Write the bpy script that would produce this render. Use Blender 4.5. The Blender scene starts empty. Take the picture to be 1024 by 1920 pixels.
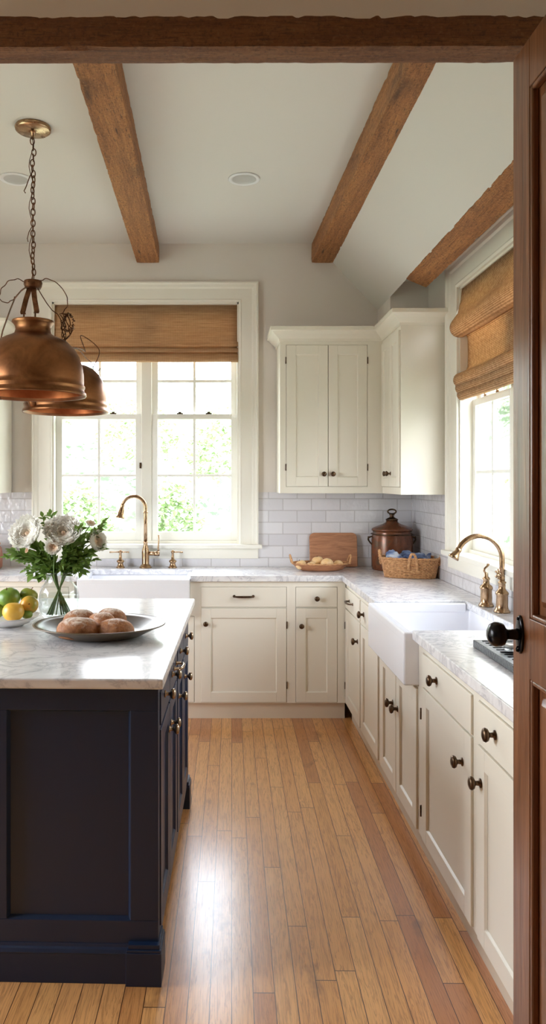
import bpy, bmesh, math, random
from mathutils import Matrix, Vector, noise
R = math.radians
PI = math.pi
rnd = random.Random(7)
scene = bpy.context.scene
col = scene.collection
I4 = Matrix.Identity(4)
W = {}

def s2l(c):
    return tuple(((v/255)/12.92 if v/255 <= .04045 else ((v/255+.055)/1.055)**2.4) for v in c)+(1,)

# ------------------------------------------------------------------ materials
class NT:
    def __init__(self, name):
        self.m = bpy.data.materials.new(name); self.m.use_nodes = True
        self.t = self.m.node_tree; self.t.nodes.clear()
        self.out = self.t.nodes.new('ShaderNodeOutputMaterial')
    def n(self, typ, **kw):
        nd = self.t.nodes.new('ShaderNode'+typ)
        for k, v in kw.items():
            if k.startswith('i_'):
                self.set(nd, k[2:].replace('_', ' '), v)
            elif k.startswith('p'):
                self.set(nd, int(k[1:]), v)
            else: setattr(nd, k, v)
        return nd
    def set(self, nd, key, v):
        s = nd.inputs[key]
        if isinstance(v, bpy.types.NodeSocket): self.t.links.new(v, s)
        else: s.default_value = v
    def math(self, op, a, b=0.0, c=None):
        nd = self.t.nodes.new('ShaderNodeMath'); nd.operation = op
        self.set(nd, 0, a); self.set(nd, 1, b)
        if c is not None: self.set(nd, 2, c)
        return nd.outputs[0]
    def objco(self, scale=(1,1,1)):
        tc = self.n('TexCoord')
        mp = self.t.nodes.new('ShaderNodeMapping'); self.t.links.new(tc.outputs['Object'], mp.inputs[0])
        mp.inputs['Scale'].default_value = scale
        return mp.outputs[0]
    def noise(self, vec, scale, detail=4, rough=.5, dist=0, w=None):
        nd = self.t.nodes.new('ShaderNodeTexNoise')
        if w is not None: nd.noise_dimensions = '4D'; self.set(nd, 'W', w)
        self.set(nd, 'Vector', vec); self.set(nd, 'Scale', scale); self.set(nd, 'Detail', detail)
        self.set(nd, 'Roughness', rough); self.set(nd, 'Distortion', dist)
        return nd.outputs['Fac']
    def ramp(self, fac, stops, interp='LINEAR'):
        nd = self.t.nodes.new('ShaderNodeValToRGB'); nd.color_ramp.interpolation = interp
        e = nd.color_ramp.elements
        while len(e) < len(stops): e.new(.5)
        for el, (p, c) in zip(e, stops):
            el.position = p; el.color = c if len(c) == 4 else tuple(c)+(1,)
        self.set(nd, 0, fac); return nd.outputs[0]
    def mix(self, fac, a, b, blend='MIX'):
        nd = self.t.nodes.new('ShaderNodeMix'); nd.data_type = 'RGBA'; nd.blend_type = blend
        self.set(nd, 0, fac); self.set(nd, 6, a); self.set(nd, 7, b)
        return nd.outputs[2]
    def bump(self, h, strength=.3, dist=.01):
        nd = self.t.nodes.new('ShaderNodeBump')
        self.set(nd, 'Strength', strength); self.set(nd, 'Distance', dist); self.set(nd, 'Height', h)
        return nd.outputs[0]
    def bsdf(self, color, rough=.5, metal=0, normal=None, **kw):
        b = self.t.nodes.new('ShaderNodeBsdfPrincipled')
        self.set(b, 'Base Color', color); self.set(b, 'Roughness', rough); self.set(b, 'Metallic', metal)
        if normal is not None: self.set(b, 'Normal', normal)
        for k, v in kw.items(): self.set(b, k.replace('_', ' '), v)
        self.t.links.new(b.outputs[0], self.out.inputs[0]); self.b = b
        return self.m

G = lambda v: (v, v, v, 1)
def plain(name, rgb, rough=.5, metal=0, nz=0, var=0, scale=30, **kw):
    t = NT(name); co = t.objco()
    c = s2l(rgb)
    if var:
        d = tuple(x*(1-var) for x in c[:3])+(1,)
        c = t.mix(t.noise(co, scale, 3), c, d)
    nrm = t.bump(t.noise(co, scale*3, 3), nz, .004) if nz else None
    return t.bsdf(c, rough, metal, nrm, **kw)

def mat_marble():
    t = NT('marble'); co = t.objco((1, 1, 1))
    n1 = t.noise(co, 5, 8, .65, 1.6)
    v = t.math('ABSOLUTE', t.math('SUBTRACT', n1, .5))
    vein = t.ramp(v, [(0, s2l((196,196,200))), (.012, s2l((214,213,215))), (.05, s2l((234,233,233))), (1, s2l((240,239,238)))])
    n2 = t.noise(t.objco((1.4, 5, 3)), 4, 6, .6, .8)
    cloud = t.ramp(n2, [(.35, G(1)), (.62, s2l((240,239,240))), (.8, s2l((214,214,218)))])
    c = t.mix(1, vein, cloud, 'MULTIPLY')
    return t.bsdf(c, t.ramp(n2, [(0, G(.14)), (1, G(.22))]), 0, None)

def mat_beam(name, axis, dark=0):
    t = NT(name)
    sc = {'y': (14, .9, 14), 'x': (.9, 14, 14)}[axis]
    k = {'y': (5, 1.6, 5), 'x': (1.6, 5, 5)}[axis]
    g = t.noise(t.objco(sc), 2.2, 8, .7, .8)
    base = t.ramp(g, [(.25, s2l((116,72,38))), (.45, s2l((164,106,58))), (.6, s2l((186,126,72))), (.8, s2l((204,148,92)))])
    kn = t.noise(t.objco(k), 1.3, 2, .5, .3)
    base = t.mix(t.ramp(kn, [(.27, G(1)), (.40, G(0))]), base, s2l((70,42,24)))
    vo = t.n('TexVoronoi', i_Scale=.9); t.set(vo, 'Vector', t.objco(k)); 
    base = t.mix(t.ramp(vo.outputs['Distance'], [(.0, G(.95)), (.1, G(.6)), (.15, G(0))]), base, s2l((58,36,24)))
    fine = t.noise(t.objco(tuple(v*4 for v in sc)), 5, 5, .7)
    base = t.mix(t.ramp(fine, [(.36, G(.85)), (.47, G(0))]), base, s2l((78,46,26)))
    cr = t.noise(t.objco(tuple(v*1.5 for v in sc)), 1.6, 3, .6, .4, w=3.0)
    base = t.mix(t.ramp(cr, [(.30, G(.9)), (.335, G(0))]), base, s2l((52,30,18)))
    spk = t.noise(t.objco((1,1,1)), 90, 4, .75)
    base = t.mix(t.ramp(spk, [(.36, G(.75)), (.46, G(0))]), base, s2l((96,60,36)))
    base = t.mix(t.ramp(spk, [(.56, G(0)), (.7, G(.5))]), base, s2l((220,172,122)))
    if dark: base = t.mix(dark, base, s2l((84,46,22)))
    h = t.math('ADD', g, t.math('MULTIPLY', fine, .7))
    return t.bsdf(base, .62, 0, t.bump(h, .7, .012))

def mat_floor():
    t = NT('oak_boards')
    tc = t.n('TexCoord'); sp = t.n('SeparateXYZ'); t.set(sp, 0, tc.outputs['Object'])
    x, y = sp.outputs[0], sp.outputs[1]
    bw, bl = .0635, 1.15
    xs = t.math('DIVIDE', x, bw); row = t.math('FLOOR', xs); fx = t.math('FRACT', xs)
    wn = t.n('TexWhiteNoise', noise_dimensions='1D'); t.set(wn, 'W', row)
    ys = t.math('ADD', t.math('DIVIDE', y, bl), t.math('MULTIPLY', wn.outputs[0], 7.3))
    br = t.math('FLOOR', ys); fy = t.math('FRACT', ys)
    cid = t.math('ADD', t.math('MULTIPLY', row, 13.37), t.math('MULTIPLY', br, 5.71))
    w2 = t.n('TexWhiteNoise', noise_dimensions='1D'); t.set(w2, 'W', cid); rv = w2.outputs[0]
    tone = t.ramp(rv, [(0, s2l((190,124,74))), (.1, s2l((222,162,98))), (.5, s2l((236,180,116))), (.85, s2l((226,166,104))), (1, s2l((196,134,88)))])
    offs = t.math('MULTIPLY', rv, 37.0)
    g = t.noise(t.objco((22, 1.1, 1)), 1.6, 5, .6, 1.6, w=offs)
    wv = t.math('SINE', t.math('MULTIPLY', g, 44.0))
    c = t.mix(t.ramp(wv, [(.35, G(.0)), (1, G(.42))]), tone, s2l((134,80,44)))
    f = t.noise(t.objco((160, 5, 1)), 2, 3, .6, 0, w=offs)
    c = t.mix(t.ramp(f, [(.33, G(.35)), (.5, G(0))]), c, s2l((128,78,42)))
    st = t.noise(t.objco((3, 1.5, 1)), 2.2, 4, .6)
    c = t.mix(t.ramp(st, [(.27, G(.6)), (.38, G(0))]), c, s2l((96,62,42)))
    ex = t.math('MINIMUM', fx, t.math('SUBTRACT', 1.0, fx))
    ey = t.math('MINIMUM', fy, t.math('SUBTRACT', 1.0, fy))
    gx = t.math('LESS_THAN', ex, .018); gy = t.math('LESS_THAN', ey, .0013)
    gap = t.math('MAXIMUM', gx, gy)
    c = t.mix(gap, c, s2l((66,38,24)))
    h = t.math('SUBTRACT', t.math('MULTIPLY', f, .25), gap)
    h = t.math('ADD', h, t.math('MULTIPLY', t.noise(t.objco((5, 1.2, 1)), 3, 2), .9))
    return t.bsdf(c, t.ramp(f, [(.2, G(.36)), (.8, G(.25))]), 0, t.bump(h, .16, .0025), Specular_IOR_Level=.6, Coat_Weight=.5, Coat_Roughness=.2)

def mat_tile(axis):
    t = NT('tile_'+axis)
    tc = t.n('TexCoord'); sp = t.n('SeparateXYZ'); t.set(sp, 0, tc.outputs['Object'])
    cb = t.n('CombineXYZ'); t.set(cb, 0, sp.outputs[0 if axis == 'x' else 1]); t.set(cb, 1, sp.outputs[2])
    b = t.n('TexBrick'); t.set(b, 'Vector', cb.outputs[0])
    b.offset = .5
    for k, v in dict(Scale=1, Color1=s2l((226,224,226)), Color2=s2l((210,208,212)), Mortar=s2l((200,196,197))).items(): t.set(b, k, v)
    t.set(b, 'Mortar Size', .0035); t.set(b, 'Mortar Smooth', .35); t.set(b, 'Brick Width', .2); t.set(b, 'Row Height', .0822)
    n = t.noise(t.objco(), 22, 2, .5)
    h = t.math('ADD', t.math('SUBTRACT', 1.0, b.outputs['Fac']), t.math('MULTIPLY', n, 1.3))
    return t.bsdf(b.outputs[0], .14, 0, t.bump(h, .6, .006))

def mat_blind(axis):
    t = NT('blind_'+axis)
    tc = t.n('TexCoord'); sp = t.n('SeparateXYZ'); t.set(sp, 0, tc.outputs['Object'])
    u = sp.outputs[0 if axis == 'x' else 1]; z = sp.outputs[2]
    fz = 1100 if axis == 'x' else 700
    wz = t.math('SINE', t.math('MULTIPLY', z, fz)); wu = t.math('SINE', t.math('MULTIPLY', u, 620.0 if axis == 'y' else 500.0))
    sc = (3, 40, 160) if axis == 'x' else (40, 22, 30)
    n = t.noise(t.objco(sc), 2.0, 4, .6)
    n2 = t.noise(t.objco((10, 10, 10)), 6, 3, .6)
    wv = t.math('ADD', t.math('MULTIPLY', wz, .22), t.math('MULTIPLY', wu, .05 if axis == 'x' else .26))
    f = t.math('ADD', t.math('ADD', t.math('MULTIPLY', n, .9), wv), t.math('MULTIPLY', n2, .15))
    c = t.ramp(f, [(.15, s2l((112,78,50))), (.45, s2l((176,134,96))), (.72, s2l((212,174,132))), (1, s2l((240,214,178)))])
    b = t.t.nodes.new('ShaderNodeBsdfPrincipled'); t.set(b, 'Base Color', c); t.set(b, 'Roughness', .8)
    t.set(b, 'Normal', t.bump(f, .8, .003))
    tr = t.n('BsdfTranslucent'); t.set(tr, 'Color', t.mix(.4, c, s2l((214,178,130))))
    mx = t.n('MixShader'); t.set(mx, 0, .24 if axis == 'x' else .42); t.set(mx, 1, b.outputs[0]); t.set(mx, 2, tr.outputs[0])
    t.t.links.new(mx.outputs[0], t.out.inputs[0]); return t.m

def mat_metal(name, rgb1, rgb2, rough=(.2,.4), scale=9, bump=.08, lo=.4, hi=.65):
    t = NT(name); co = t.objco()
    n = t.noise(co, scale, 6, .65, .5)
    c = t.ramp(n, [(lo, s2l(rgb1)), (hi, s2l(rgb2))])
    r = t.ramp(n, [(.3, G(rough[0])), (.7, G(rough[1]))])
    return t.bsdf(c, r, 1, t.bump(t.noise(co, scale*4, 3), bump, .004))

def mat_pane():
    t = NT('window_glass')
    lw = t.n('LayerWeight'); lw.inputs[0].default_value = .5; ff = t.math('ADD', t.math('MULTIPLY', t.math('POWER', lw.outputs['Facing'], 5.0), .7), .03)
    tr = t.n('BsdfTransparent'); gl = t.n('BsdfGlossy'); gl.inputs['Roughness'].default_value = .02
    mx = t.n('MixShader'); t.set(mx, 0, ff); t.set(mx, 1, tr.outputs[0]); t.set(mx, 2, gl.outputs[0])
    t.t.links.new(mx.outputs[0], t.out.inputs[0]); return t.m

def mat_door():
    t = NT('door_wood')
    g = t.noise(t.objco((60, 22, 1.2)), 2, 6, .65, .5)
    c = t.ramp(g, [(.3, s2l((84,50,30))), (.5, s2l((112,70,44))), (.7, s2l((136,90,60)))])
    return t.bsdf(c, .3, 0, t.bump(g, .35, .003))

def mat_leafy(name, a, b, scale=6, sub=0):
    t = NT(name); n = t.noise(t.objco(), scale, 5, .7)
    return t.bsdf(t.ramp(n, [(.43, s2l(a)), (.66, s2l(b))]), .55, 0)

def mat_roll():
    t = NT('bread_crust'); co = t.objco()
    n = t.noise(co, 60, 5, .7)
    c = t.ramp(n, [(.3, s2l((122,72,40))), (.6, s2l((178,120,76))), (.85, s2l((206,158,116)))])
    ge = t.n('NewGeometry'); sp = t.n('SeparateXYZ'); t.set(sp, 0, tc_obj(t))
    up = t.math('MULTIPLY', sp.outputs[2], 14.0)
    d = t.math('ADD', t.math('MULTIPLY', up, 2.2), t.math('SUBTRACT', t.math('MULTIPLY', t.noise(co, 24, 5, .8, 1.5), 4.0), 3.75))
    c = t.mix(t.ramp(d, [(.0, G(0)), (1, G(.95))]), c, s2l((240,228,214)))
    return t.bsdf(c, .65, 0, t.bump(t.noise(co, 90, 4), .35, .004))
def tc_obj(t): return t.n('TexCoord').outputs['Object']

def mat_wicker():
    t = NT('wicker'); n = t.noise(t.objco((1,1,1)), 70, 4, .7)
    return t.bsdf(t.ramp(n, [(.3, s2l((150,102,64))), (.55, s2l((204,154,106))), (.8, s2l((230,190,144)))]), .6, 0, t.bump(n, .4, .003))
def mat_cloth():
    t = NT('blue_cloth'); n = t.noise(t.objco(), 45, 4, .7); m = t.noise(t.objco((1,1,4)), 9, 2, .5)
    c = t.ramp(m, [(.38, s2l((70,84,120))), (.5, s2l((112,130,166))), (.62, s2l((190,196,206)))])
    return t.bsdf(c, .85, 0, t.bump(n, .5, .003))
def mat_board():
    t = NT('board_wood'); g = t.noise(t.objco((2, 9, 18)), 3, 5, .6, 1)
    return t.bsdf(t.ramp(g, [(.3, s2l((150,96,62))), (.6, s2l((186,130,92))), (.8, s2l((202,150,110)))]), .5)
def mat_fruit(name, a, b, rough=.35):
    t = NT(name); n = t.noise(t.objco(), 11, 3, .6, .5); f = t.noise(t.objco(), 160, 2)
    c = t.ramp(n, [(.38, s2l(a)), (.62, s2l(b))])
    return t.bsdf(c, rough, 0, t.bump(f, .12, .002))
def mat_petal():
    t = NT('petal')
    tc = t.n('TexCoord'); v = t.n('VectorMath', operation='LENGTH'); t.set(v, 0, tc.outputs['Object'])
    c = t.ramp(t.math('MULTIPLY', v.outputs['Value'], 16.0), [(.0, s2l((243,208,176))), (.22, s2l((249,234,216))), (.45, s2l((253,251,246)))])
    b = t.t.nodes.new('ShaderNodeBsdfPrincipled'); t.set(b, 'Base Color', c); t.set(b, 'Roughness', .7)
    tr = t.n('BsdfTranslucent'); t.set(tr, 'Color', c)
    mx = t.n('MixShader'); t.set(mx, 0, .35); t.set(mx, 1, b.outputs[0]); t.set(mx, 2, tr.outputs[0])
    t.t.links.new(mx.outputs[0], t.out.inputs[0]); return t.m
def mat_leaf():
    t = NT('leaf'); n = t.noise(t.objco(), 18, 3)
    c = t.ramp(n, [(.3, s2l((76,106,46))), (.7, s2l((138,164,86)))])
    b = t.t.nodes.new('ShaderNodeBsdfPrincipled'); t.set(b, 'Base Color', c); t.set(b, 'Roughness', .42)
    tr = t.n('BsdfTranslucent'); t.set(tr, 'Color', s2l((120,150,60)))
    mx = t.n('MixShader'); t.set(mx, 0, .3); t.set(mx, 1, b.outputs[0]); t.set(mx, 2, tr.outputs[0])
    t.t.links.new(mx.outputs[0], t.out.inputs[0]); return t.m
def mat_pot():
    t = NT('old_copper_pot'); co = t.objco()
    n = t.noise(co, 14, 6, .7, 1)
    c = t.ramp(n, [(.3, s2l((74,42,28))), (.5, s2l((122,72,46))), (.62, s2l((98,72,54))), (.75, s2l((84,84,72)))])
    return t.bsdf(c, .25, .25, t.bump(n, .15, .004))

M = dict(
    wall=plain('wall_paint', (224,217,210), .85, nz=.05, scale=50),
    ceil=plain('ceiling_paint', (216,212,206), .9, nz=.04, scale=50),
    cream=plain('cream_paint', (232,226,211), .42, nz=.03, var=.03, scale=5),
    trim=plain('trim_paint', (236,232,220), .4, nz=.02, scale=20),
    sash=plain('sash_paint', (240,238,230), .45),
    navy=plain('navy_paint', (22,40,70), .38, nz=.03, var=.1, scale=4),
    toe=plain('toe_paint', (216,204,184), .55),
    marble=mat_marble(),
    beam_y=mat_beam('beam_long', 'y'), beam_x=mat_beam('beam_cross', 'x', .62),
    floor=mat_floor(), tile_x=mat_tile('x'), tile_y=mat_tile('y'),
    blind_x=mat_blind('x'), blind_y=mat_blind('y'),
    porcelain=plain('porcelain', (240,240,244), .1),
    bronze=mat_metal('dark_bronze', (70,54,42), (112,90,70), (.25,.42), 30),
    brass=mat_metal('aged_brass', (160,130,100), (190,160,126), (.2,.34), 14, .03),
    knobbrass=mat_metal('knob_brass', (150,128,104), (196,176,150), (.18,.3), 20),
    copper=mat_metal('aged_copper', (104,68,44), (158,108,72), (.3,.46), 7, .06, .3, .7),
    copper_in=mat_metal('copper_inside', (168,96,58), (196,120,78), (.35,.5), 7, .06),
    strap=mat_metal('rusty_strap', (86,56,38), (130,88,62), (.4,.6), 30, .3),
    pane=mat_pane(), door=mat_door(),
    iron=plain('black_iron', (26,24,26), .22, .6, nz=.08, scale=20),
    slate=plain('dark_slate', (30,32,40), .3, .1, nz=.6, var=.5, scale=40),
    pewter=plain('pewter', (104,88,68), .32, .15, nz=.1, var=.25, scale=14),
    roll=mat_roll(), wicker=mat_wicker(), cloth=mat_cloth(), board=mat_board(),
    petal=mat_petal(), leaf=mat_leaf(), stem=plain('stem_green', (104,134,66), .5),
    green=mat_fruit('green_skin', (96,128,44), (134,158,66)), yellow=mat_fruit('yellow_skin', (222,170,62), (236,190,84)),
    blush=mat_fruit('blush_skin', (222,160,58), (132,150,58)), onion=mat_fruit('onion_skin', (232,190,132), (246,218,170), .3),
    olive=mat_fruit('olive_skin', (120,142,52), (176,166,64)),
    china=plain('white_china', (232,230,226), .2), pot=mat_pot(),
    chrome=plain('white_enamel', (226,226,228), .35),
    can=plain('downlight_inside', (196,196,196), .3, .3),
    grass=mat_leafy('hazed_hill_foliage', (58,78,40), (222,228,208), 5.5),  # dark foliage green; near-white end paints in overexposed haze
    shrub=mat_leafy('hazed_shrub_leaves', (146,168,116), (214,222,190), 5),  # leaf greens paled to imitate the washed-out glare outdoors
    soil=plain('dark_gap', (40,32,26), .9),
    canister=plain('red_clay', (150,92,66), .4, nz=.1, var=.3, scale=20),
)
def glass(name, ior=1.45, tint=(1,1,1,1), rough=0):
    t = NT(name)
    t.bsdf(tint, rough, 0, None, Transmission_Weight=1.0, IOR=ior); return t.m
def clearmat(name, edge, tint, rough=.01):
    t = NT(name)
    lw = t.n('LayerWeight'); lw.inputs[0].default_value = .5
    ff = t.math('ADD', t.math('MULTIPLY', t.math('POWER', lw.outputs['Facing'], 3.0), edge), .04)
    tr = t.n('BsdfTransparent'); tr.inputs[0].default_value = tint
    gl = t.n('BsdfGlossy'); gl.inputs['Roughness'].default_value = rough
    mx = t.n('MixShader'); t.set(mx, 0, ff); t.set(mx, 1, tr.outputs[0]); t.set(mx, 2, gl.outputs[0])
    t.t.links.new(mx.outputs[0], t.out.inputs[0]); return t.m
M['glass'] = clearmat('clear_glass', .55, (.95,.96,.96,1)); M['water'] = clearmat('water', .25, (.94,.96,.94,1))

# ------------------------------------------------------------------ mesh builder
class MB:
    def __init__(self, T=I4): self.v = []; self.f = []; self.sm = []; self.T = T
    def add(self, vs, fs, smooth=False):
        o = len(self.v); T = self.T
        self.v += [T @ Vector(p) for p in vs]
        self.f += [tuple(o+i for i in f) for f in fs]; self.sm += [smooth]*len(fs)
        return self
    def box(self, x0, x1, y0, y1, z0, z1):
        vs = [(x, y, z) for x in (x0, x1) for y in (y0, y1) for z in (z0, z1)]
        return self.add(vs, [(0,1,3,2),(4,6,7,5),(0,4,5,1),(2,3,7,6),(0,2,6,4),(1,5,7,3)])
    def lathe(self, prof, c=(0,0,0), n=40, sx=1, sy=1, A=I4, cap=True):
        A = Matrix.Translation(c) @ A
        vs = []; fs = []
        for r, z in prof:
            for k in range(n):
                a = 2*PI*k/n
                vs.append(A @ Vector((r*sx*math.cos(a), r*sy*math.sin(a), z)))
        for i in range(len(prof)-1):
            for k in range(n):
                a, b = i*n+k, i*n+(k+1) % n
                fs.append((a, b, b+n, a+n))
        if cap:
            if prof[0][0] > 1e-5: fs.append(tuple(range(n))[::-1])
            if prof[-1][0] > 1e-5: fs.append(tuple((len(prof)-1)*n+k for k in range(n)))
        return self.add(vs, fs, True)
    def tube(self, pts, r, n=10, closed=False, sq=None):
        pts = [Vector(p) for p in pts]; N = len(pts); vs = []; fs = []
        rr = r if isinstance(r, (list, tuple)) else [r]*N
        prev = None
        for i, p in enumerate(pts):
            if closed: d = pts[(i+1) % N]-pts[i-1]
            else: d = pts[min(i+1, N-1)]-pts[max(i-1, 0)]
            d.normalize()
            if prev is None:
                u = d.orthogonal().normalized() if sq is None else (Vector(sq)-d*Vector(sq).dot(d)).normalized()
            else: u = (prev-d*prev.dot(d)).normalized()
            prev = u; w = d.cross(u)
            for k in range(n):
                a = 2*PI*k/n
                vs.append(p+(u*math.cos(a)+w*math.sin(a))*rr[i])
        for i in range(N if closed else N-1):
            for k in range(n):
                a = i*n+k; b = i*n+(k+1) % n; j = ((i+1) % N)*n
                fs.append((a, b, j+(k+1) % n, j+k))
        if not closed:
            fs.append(tuple(range(n))[::-1]); fs.append(tuple((N-1)*n+k for k in range(n)))
        return self.add(vs, fs, True)
    def strap(self, pts, w, t, side):
        """flat bar of width w along 'side' and thickness t"""
        pts = [Vector(p) for p in pts]; N = len(pts); vs = []; fs = []; side = Vector(side).normalized()
        for i, p in enumerate(pts):
            d = (pts[min(i+1, N-1)]-pts[max(i-1, 0)]).normalized(); nn = d.cross(side).normalized()
            for a, b in ((-1,-1),(1,-1),(1,1),(-1,1)): vs.append(p+side*a*w/2+nn*b*t/2)
        for i in range(N-1):
            for k in range(4):
                a = i*4+k; b = i*4+(k+1) % 4; fs.append((a, b, b+4, a+4))
        fs.append((3,2,1,0)); fs.append(tuple((N-1)*4+k for k in range(4)))
        return self.add(vs, fs)
    def prism(self, outline, y0, y1):
        """outline in (x,z) extruded along y"""
        n = len(outline)
        vs = [(x, y0, z) for x, z in outline]+[(x, y1, z) for x, z in outline]
        fs = [tuple(range(n)), tuple(range(2*n-1, n-1, -1))]+[(i, i+n, (i+1) % n+n, (i+1) % n) for i in range(n)]
        return self.add(vs, fs)
    def sweep_u(self, prof, u0, u1, nseg=1, smooth=False, wob=0):
        """open profile [(y,z)] extruded along x"""
        m = len(prof); vs = []; fs = []
        for j in range(nseg+1):
            u = u0+(u1-u0)*j/nseg
            for y, z in prof: vs.append((u, y+wob*math.sin(u*9+z*5), z+wob*.6*math.sin(u*7)))
        for j in range(nseg):
            for i in range(m-1):
                a = j*m+i; fs.append((a, a+1, a+1+m, a+m))
        return self.add(vs, fs, smooth)
    def casing(self, u0, u1, zb, zt, prof):
        """three-sided mitred casing round an opening: prof [(w outward, d protrusion)]"""
        m = len(prof); vs = []; fs = []
        for w, d in prof:
            vs += [(u0-w, -d, zb), (u0-w, -d, zt+w), (u1+w, -d, zt+w), (u1+w, -d, zb)]
        for i in range(m):
            j = (i+1) % m
            for k in range(3): fs.append((i*4+k, i*4+k+1, j*4+k+1, j*4+k))
        fs.append(tuple(i*4 for i in range(m))); fs.append(tuple(i*4+3 for i in range(m))[::-1])
        return self.add(vs, fs)
    def path_sweep(self, pts, prof, side=1):
        """prof [(outward, z)] closed, along horizontal path pts [(x,y)] with mitred corners"""
        P = [Vector((p[0], p[1])) for p in pts]; N = len(P); m = len(prof); vs = []; fs = []
        def nrm(a, b):
            d = (b-a).normalized(); return Vector((d.y, -d.x))*side
        for i in range(N):
            if i == 0: o = nrm(P[0], P[1])
            elif i == N-1: o = nrm(P[-2], P[-1])
            else:
                a, b = nrm(P[i-1], P[i]), nrm(P[i], P[i+1]); o = (a+b)/(1+a.dot(b))
            for w, z in prof: vs.append((P[i].x+o.x*w, P[i].y+o.y*w, z))
        for i in range(N-1):
            for k in range(m):
                fs.append((i*m+k, i*m+(k+1) % m, (i+1)*m+(k+1) % m, (i+1)*m+k))
        fs.append(tuple(range(m))[::-1]); fs.append(tuple((N-1)*m+k for k in range(m)))
        return self.add(vs, fs)
    def build(self, name, mat, parent=None, loc=(0,0,0), bevel=0, solid=0, seg=2, sub=0, A=None):
        base = (W[parent] if parent is not None else (A if A is not None else Matrix.Translation(loc)))
        inv = base.inverted()
        me = bpy.data.meshes.new(name)
        me.from_pydata([inv @ p for p in self.v], [], self.f)
        me.polygons.foreach_set('use_smooth', self.sm)
        bm = bmesh.new(); bm.from_mesh(me); bmesh.ops.recalc_face_normals(bm, faces=bm.faces); bm.to_mesh(me); bm.free()
        me.materials.append(M[mat] if isinstance(mat, str) else mat)
        o = bpy.data.objects.new(name, me); col.objects.link(o)
        if parent is not None: o.parent = parent; W[o] = W[parent]
        else: o.matrix_world = base; W[o] = base
        if solid: md = o.modifiers.new('solid', 'SOLIDIFY'); md.thickness = solid; md.offset = 0
        if sub: md = o.modifiers.new('sub', 'SUBSURF'); md.levels = sub; md.render_levels = sub
        if bevel:
            md = o.modifiers.new('bevel', 'BEVEL'); md.width = bevel; md.segments = seg; md.limit_method = 'ANGLE'; md.angle_limit = R(40)
        return o

def tag(o, label, cat, group=None):
    o['label'] = label; o['category'] = cat
    if group: o['group'] = group
    return o
def struct(o): o['kind'] = 'structure'; return o
def thing(name, label, cat, loc=(0,0,0), rz=0, group=None):
    o = bpy.data.objects.new(name, None); col.objects.link(o); o.empty_display_size = .05
    A = Matrix.Translation(loc) @ Matrix.Rotation(rz, 4, 'Z'); o.matrix_world = A; W[o] = A
    if label: tag(o, label, cat, group)
    return o
def place(mesh, name, parent, Mw):
    o = bpy.data.objects.new(name, mesh); col.objects.link(o); o.parent = parent
    o.matrix_basis = W[parent].inverted() @ Mw; W[o] = Mw
    return o
def TL(*a): return Matrix.Translation(a)
def RZ(a): return Matrix.Rotation(R(a), 4, 'Z')
def RX(a): return Matrix.Rotation(R(a), 4, 'X')
def RY(a): return Matrix.Rotation(R(a), 4, 'Y')

# camera constants -----------------------------------------------------------
F, CX, CY, H = 1400.0, 415.0, 902.0, 1.51
def at(px, py, Y): return Vector(((px-CX)/F*Y, Y, H-(py-CY)/F*Y))
def on(px, py, z):
    Y = (H-z)*F/(py-CY); return Vector(((px-CX)/F*Y, Y, z))
YB, XR, ZC = 5.22, 1.34, 3.17       # back wall, right wall, ceiling
YF, XF = 4.72, .79                  # faces of the two base runs
TOP = .914
TB = TL(0, YB, 0); TR = TL(XR, 0, 0) @ RZ(-90)          # local x = u, -y = into the room
FB = TL(0, YF, 0); FR = TL(XF, 0, 0) @ RZ(-90)

# ------------------------------------------------------------------ shared small meshes
def mesh_of(mb, name, mat):
    o = mb.build(name, mat); me = o.data; bpy.data.objects.remove(o); return me
A90 = RX(90)    # lathe axis +z -> -y
def knob_mesh(name, mat, s=1, oval=1):
    prof = [(.0,0),(.011,0),(.011,.003),(.006,.005),(.0055,.014),(.008,.017),(.014,.020),(.0165,.026),(.0145,.031),(.008,.034),(0,.0345)]
    return mesh_of(MB().lathe([(r*s, z*s) for r, z in prof], n=20, sx=1, sy=oval, A=A90), name, mat)
KN = knob_mesh('knob_bronze', 'bronze', 1.0)
KO = knob_mesh('knob_oval', 'bronze', 1.1, 1.15)
KI = knob_mesh('knob_nickel', 'knobbrass', 1.05)
def pull_mesh(mat, L=.12):
    m = MB()
    for s in (-1, 1):
        m.lathe([(0,0),(.009,0),(.009,.003),(.005,.005),(.005,.02),(0,.021)], (s*L/2, 0, 0), 14, A=A90)
    pts = [(L/2*math.cos(a), -.02-.012*math.sin(a), 0) for a in [PI*i/14 for i in range(15)]]
    m.tube(pts, [.004+.003*math.sin(PI*i/14) for i in range(15)], 8)
    return mesh_of(m, 'bar_pull', mat)
PL = pull_mesh('bronze')
PLI = pull_mesh('knobbrass', .085)

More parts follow.
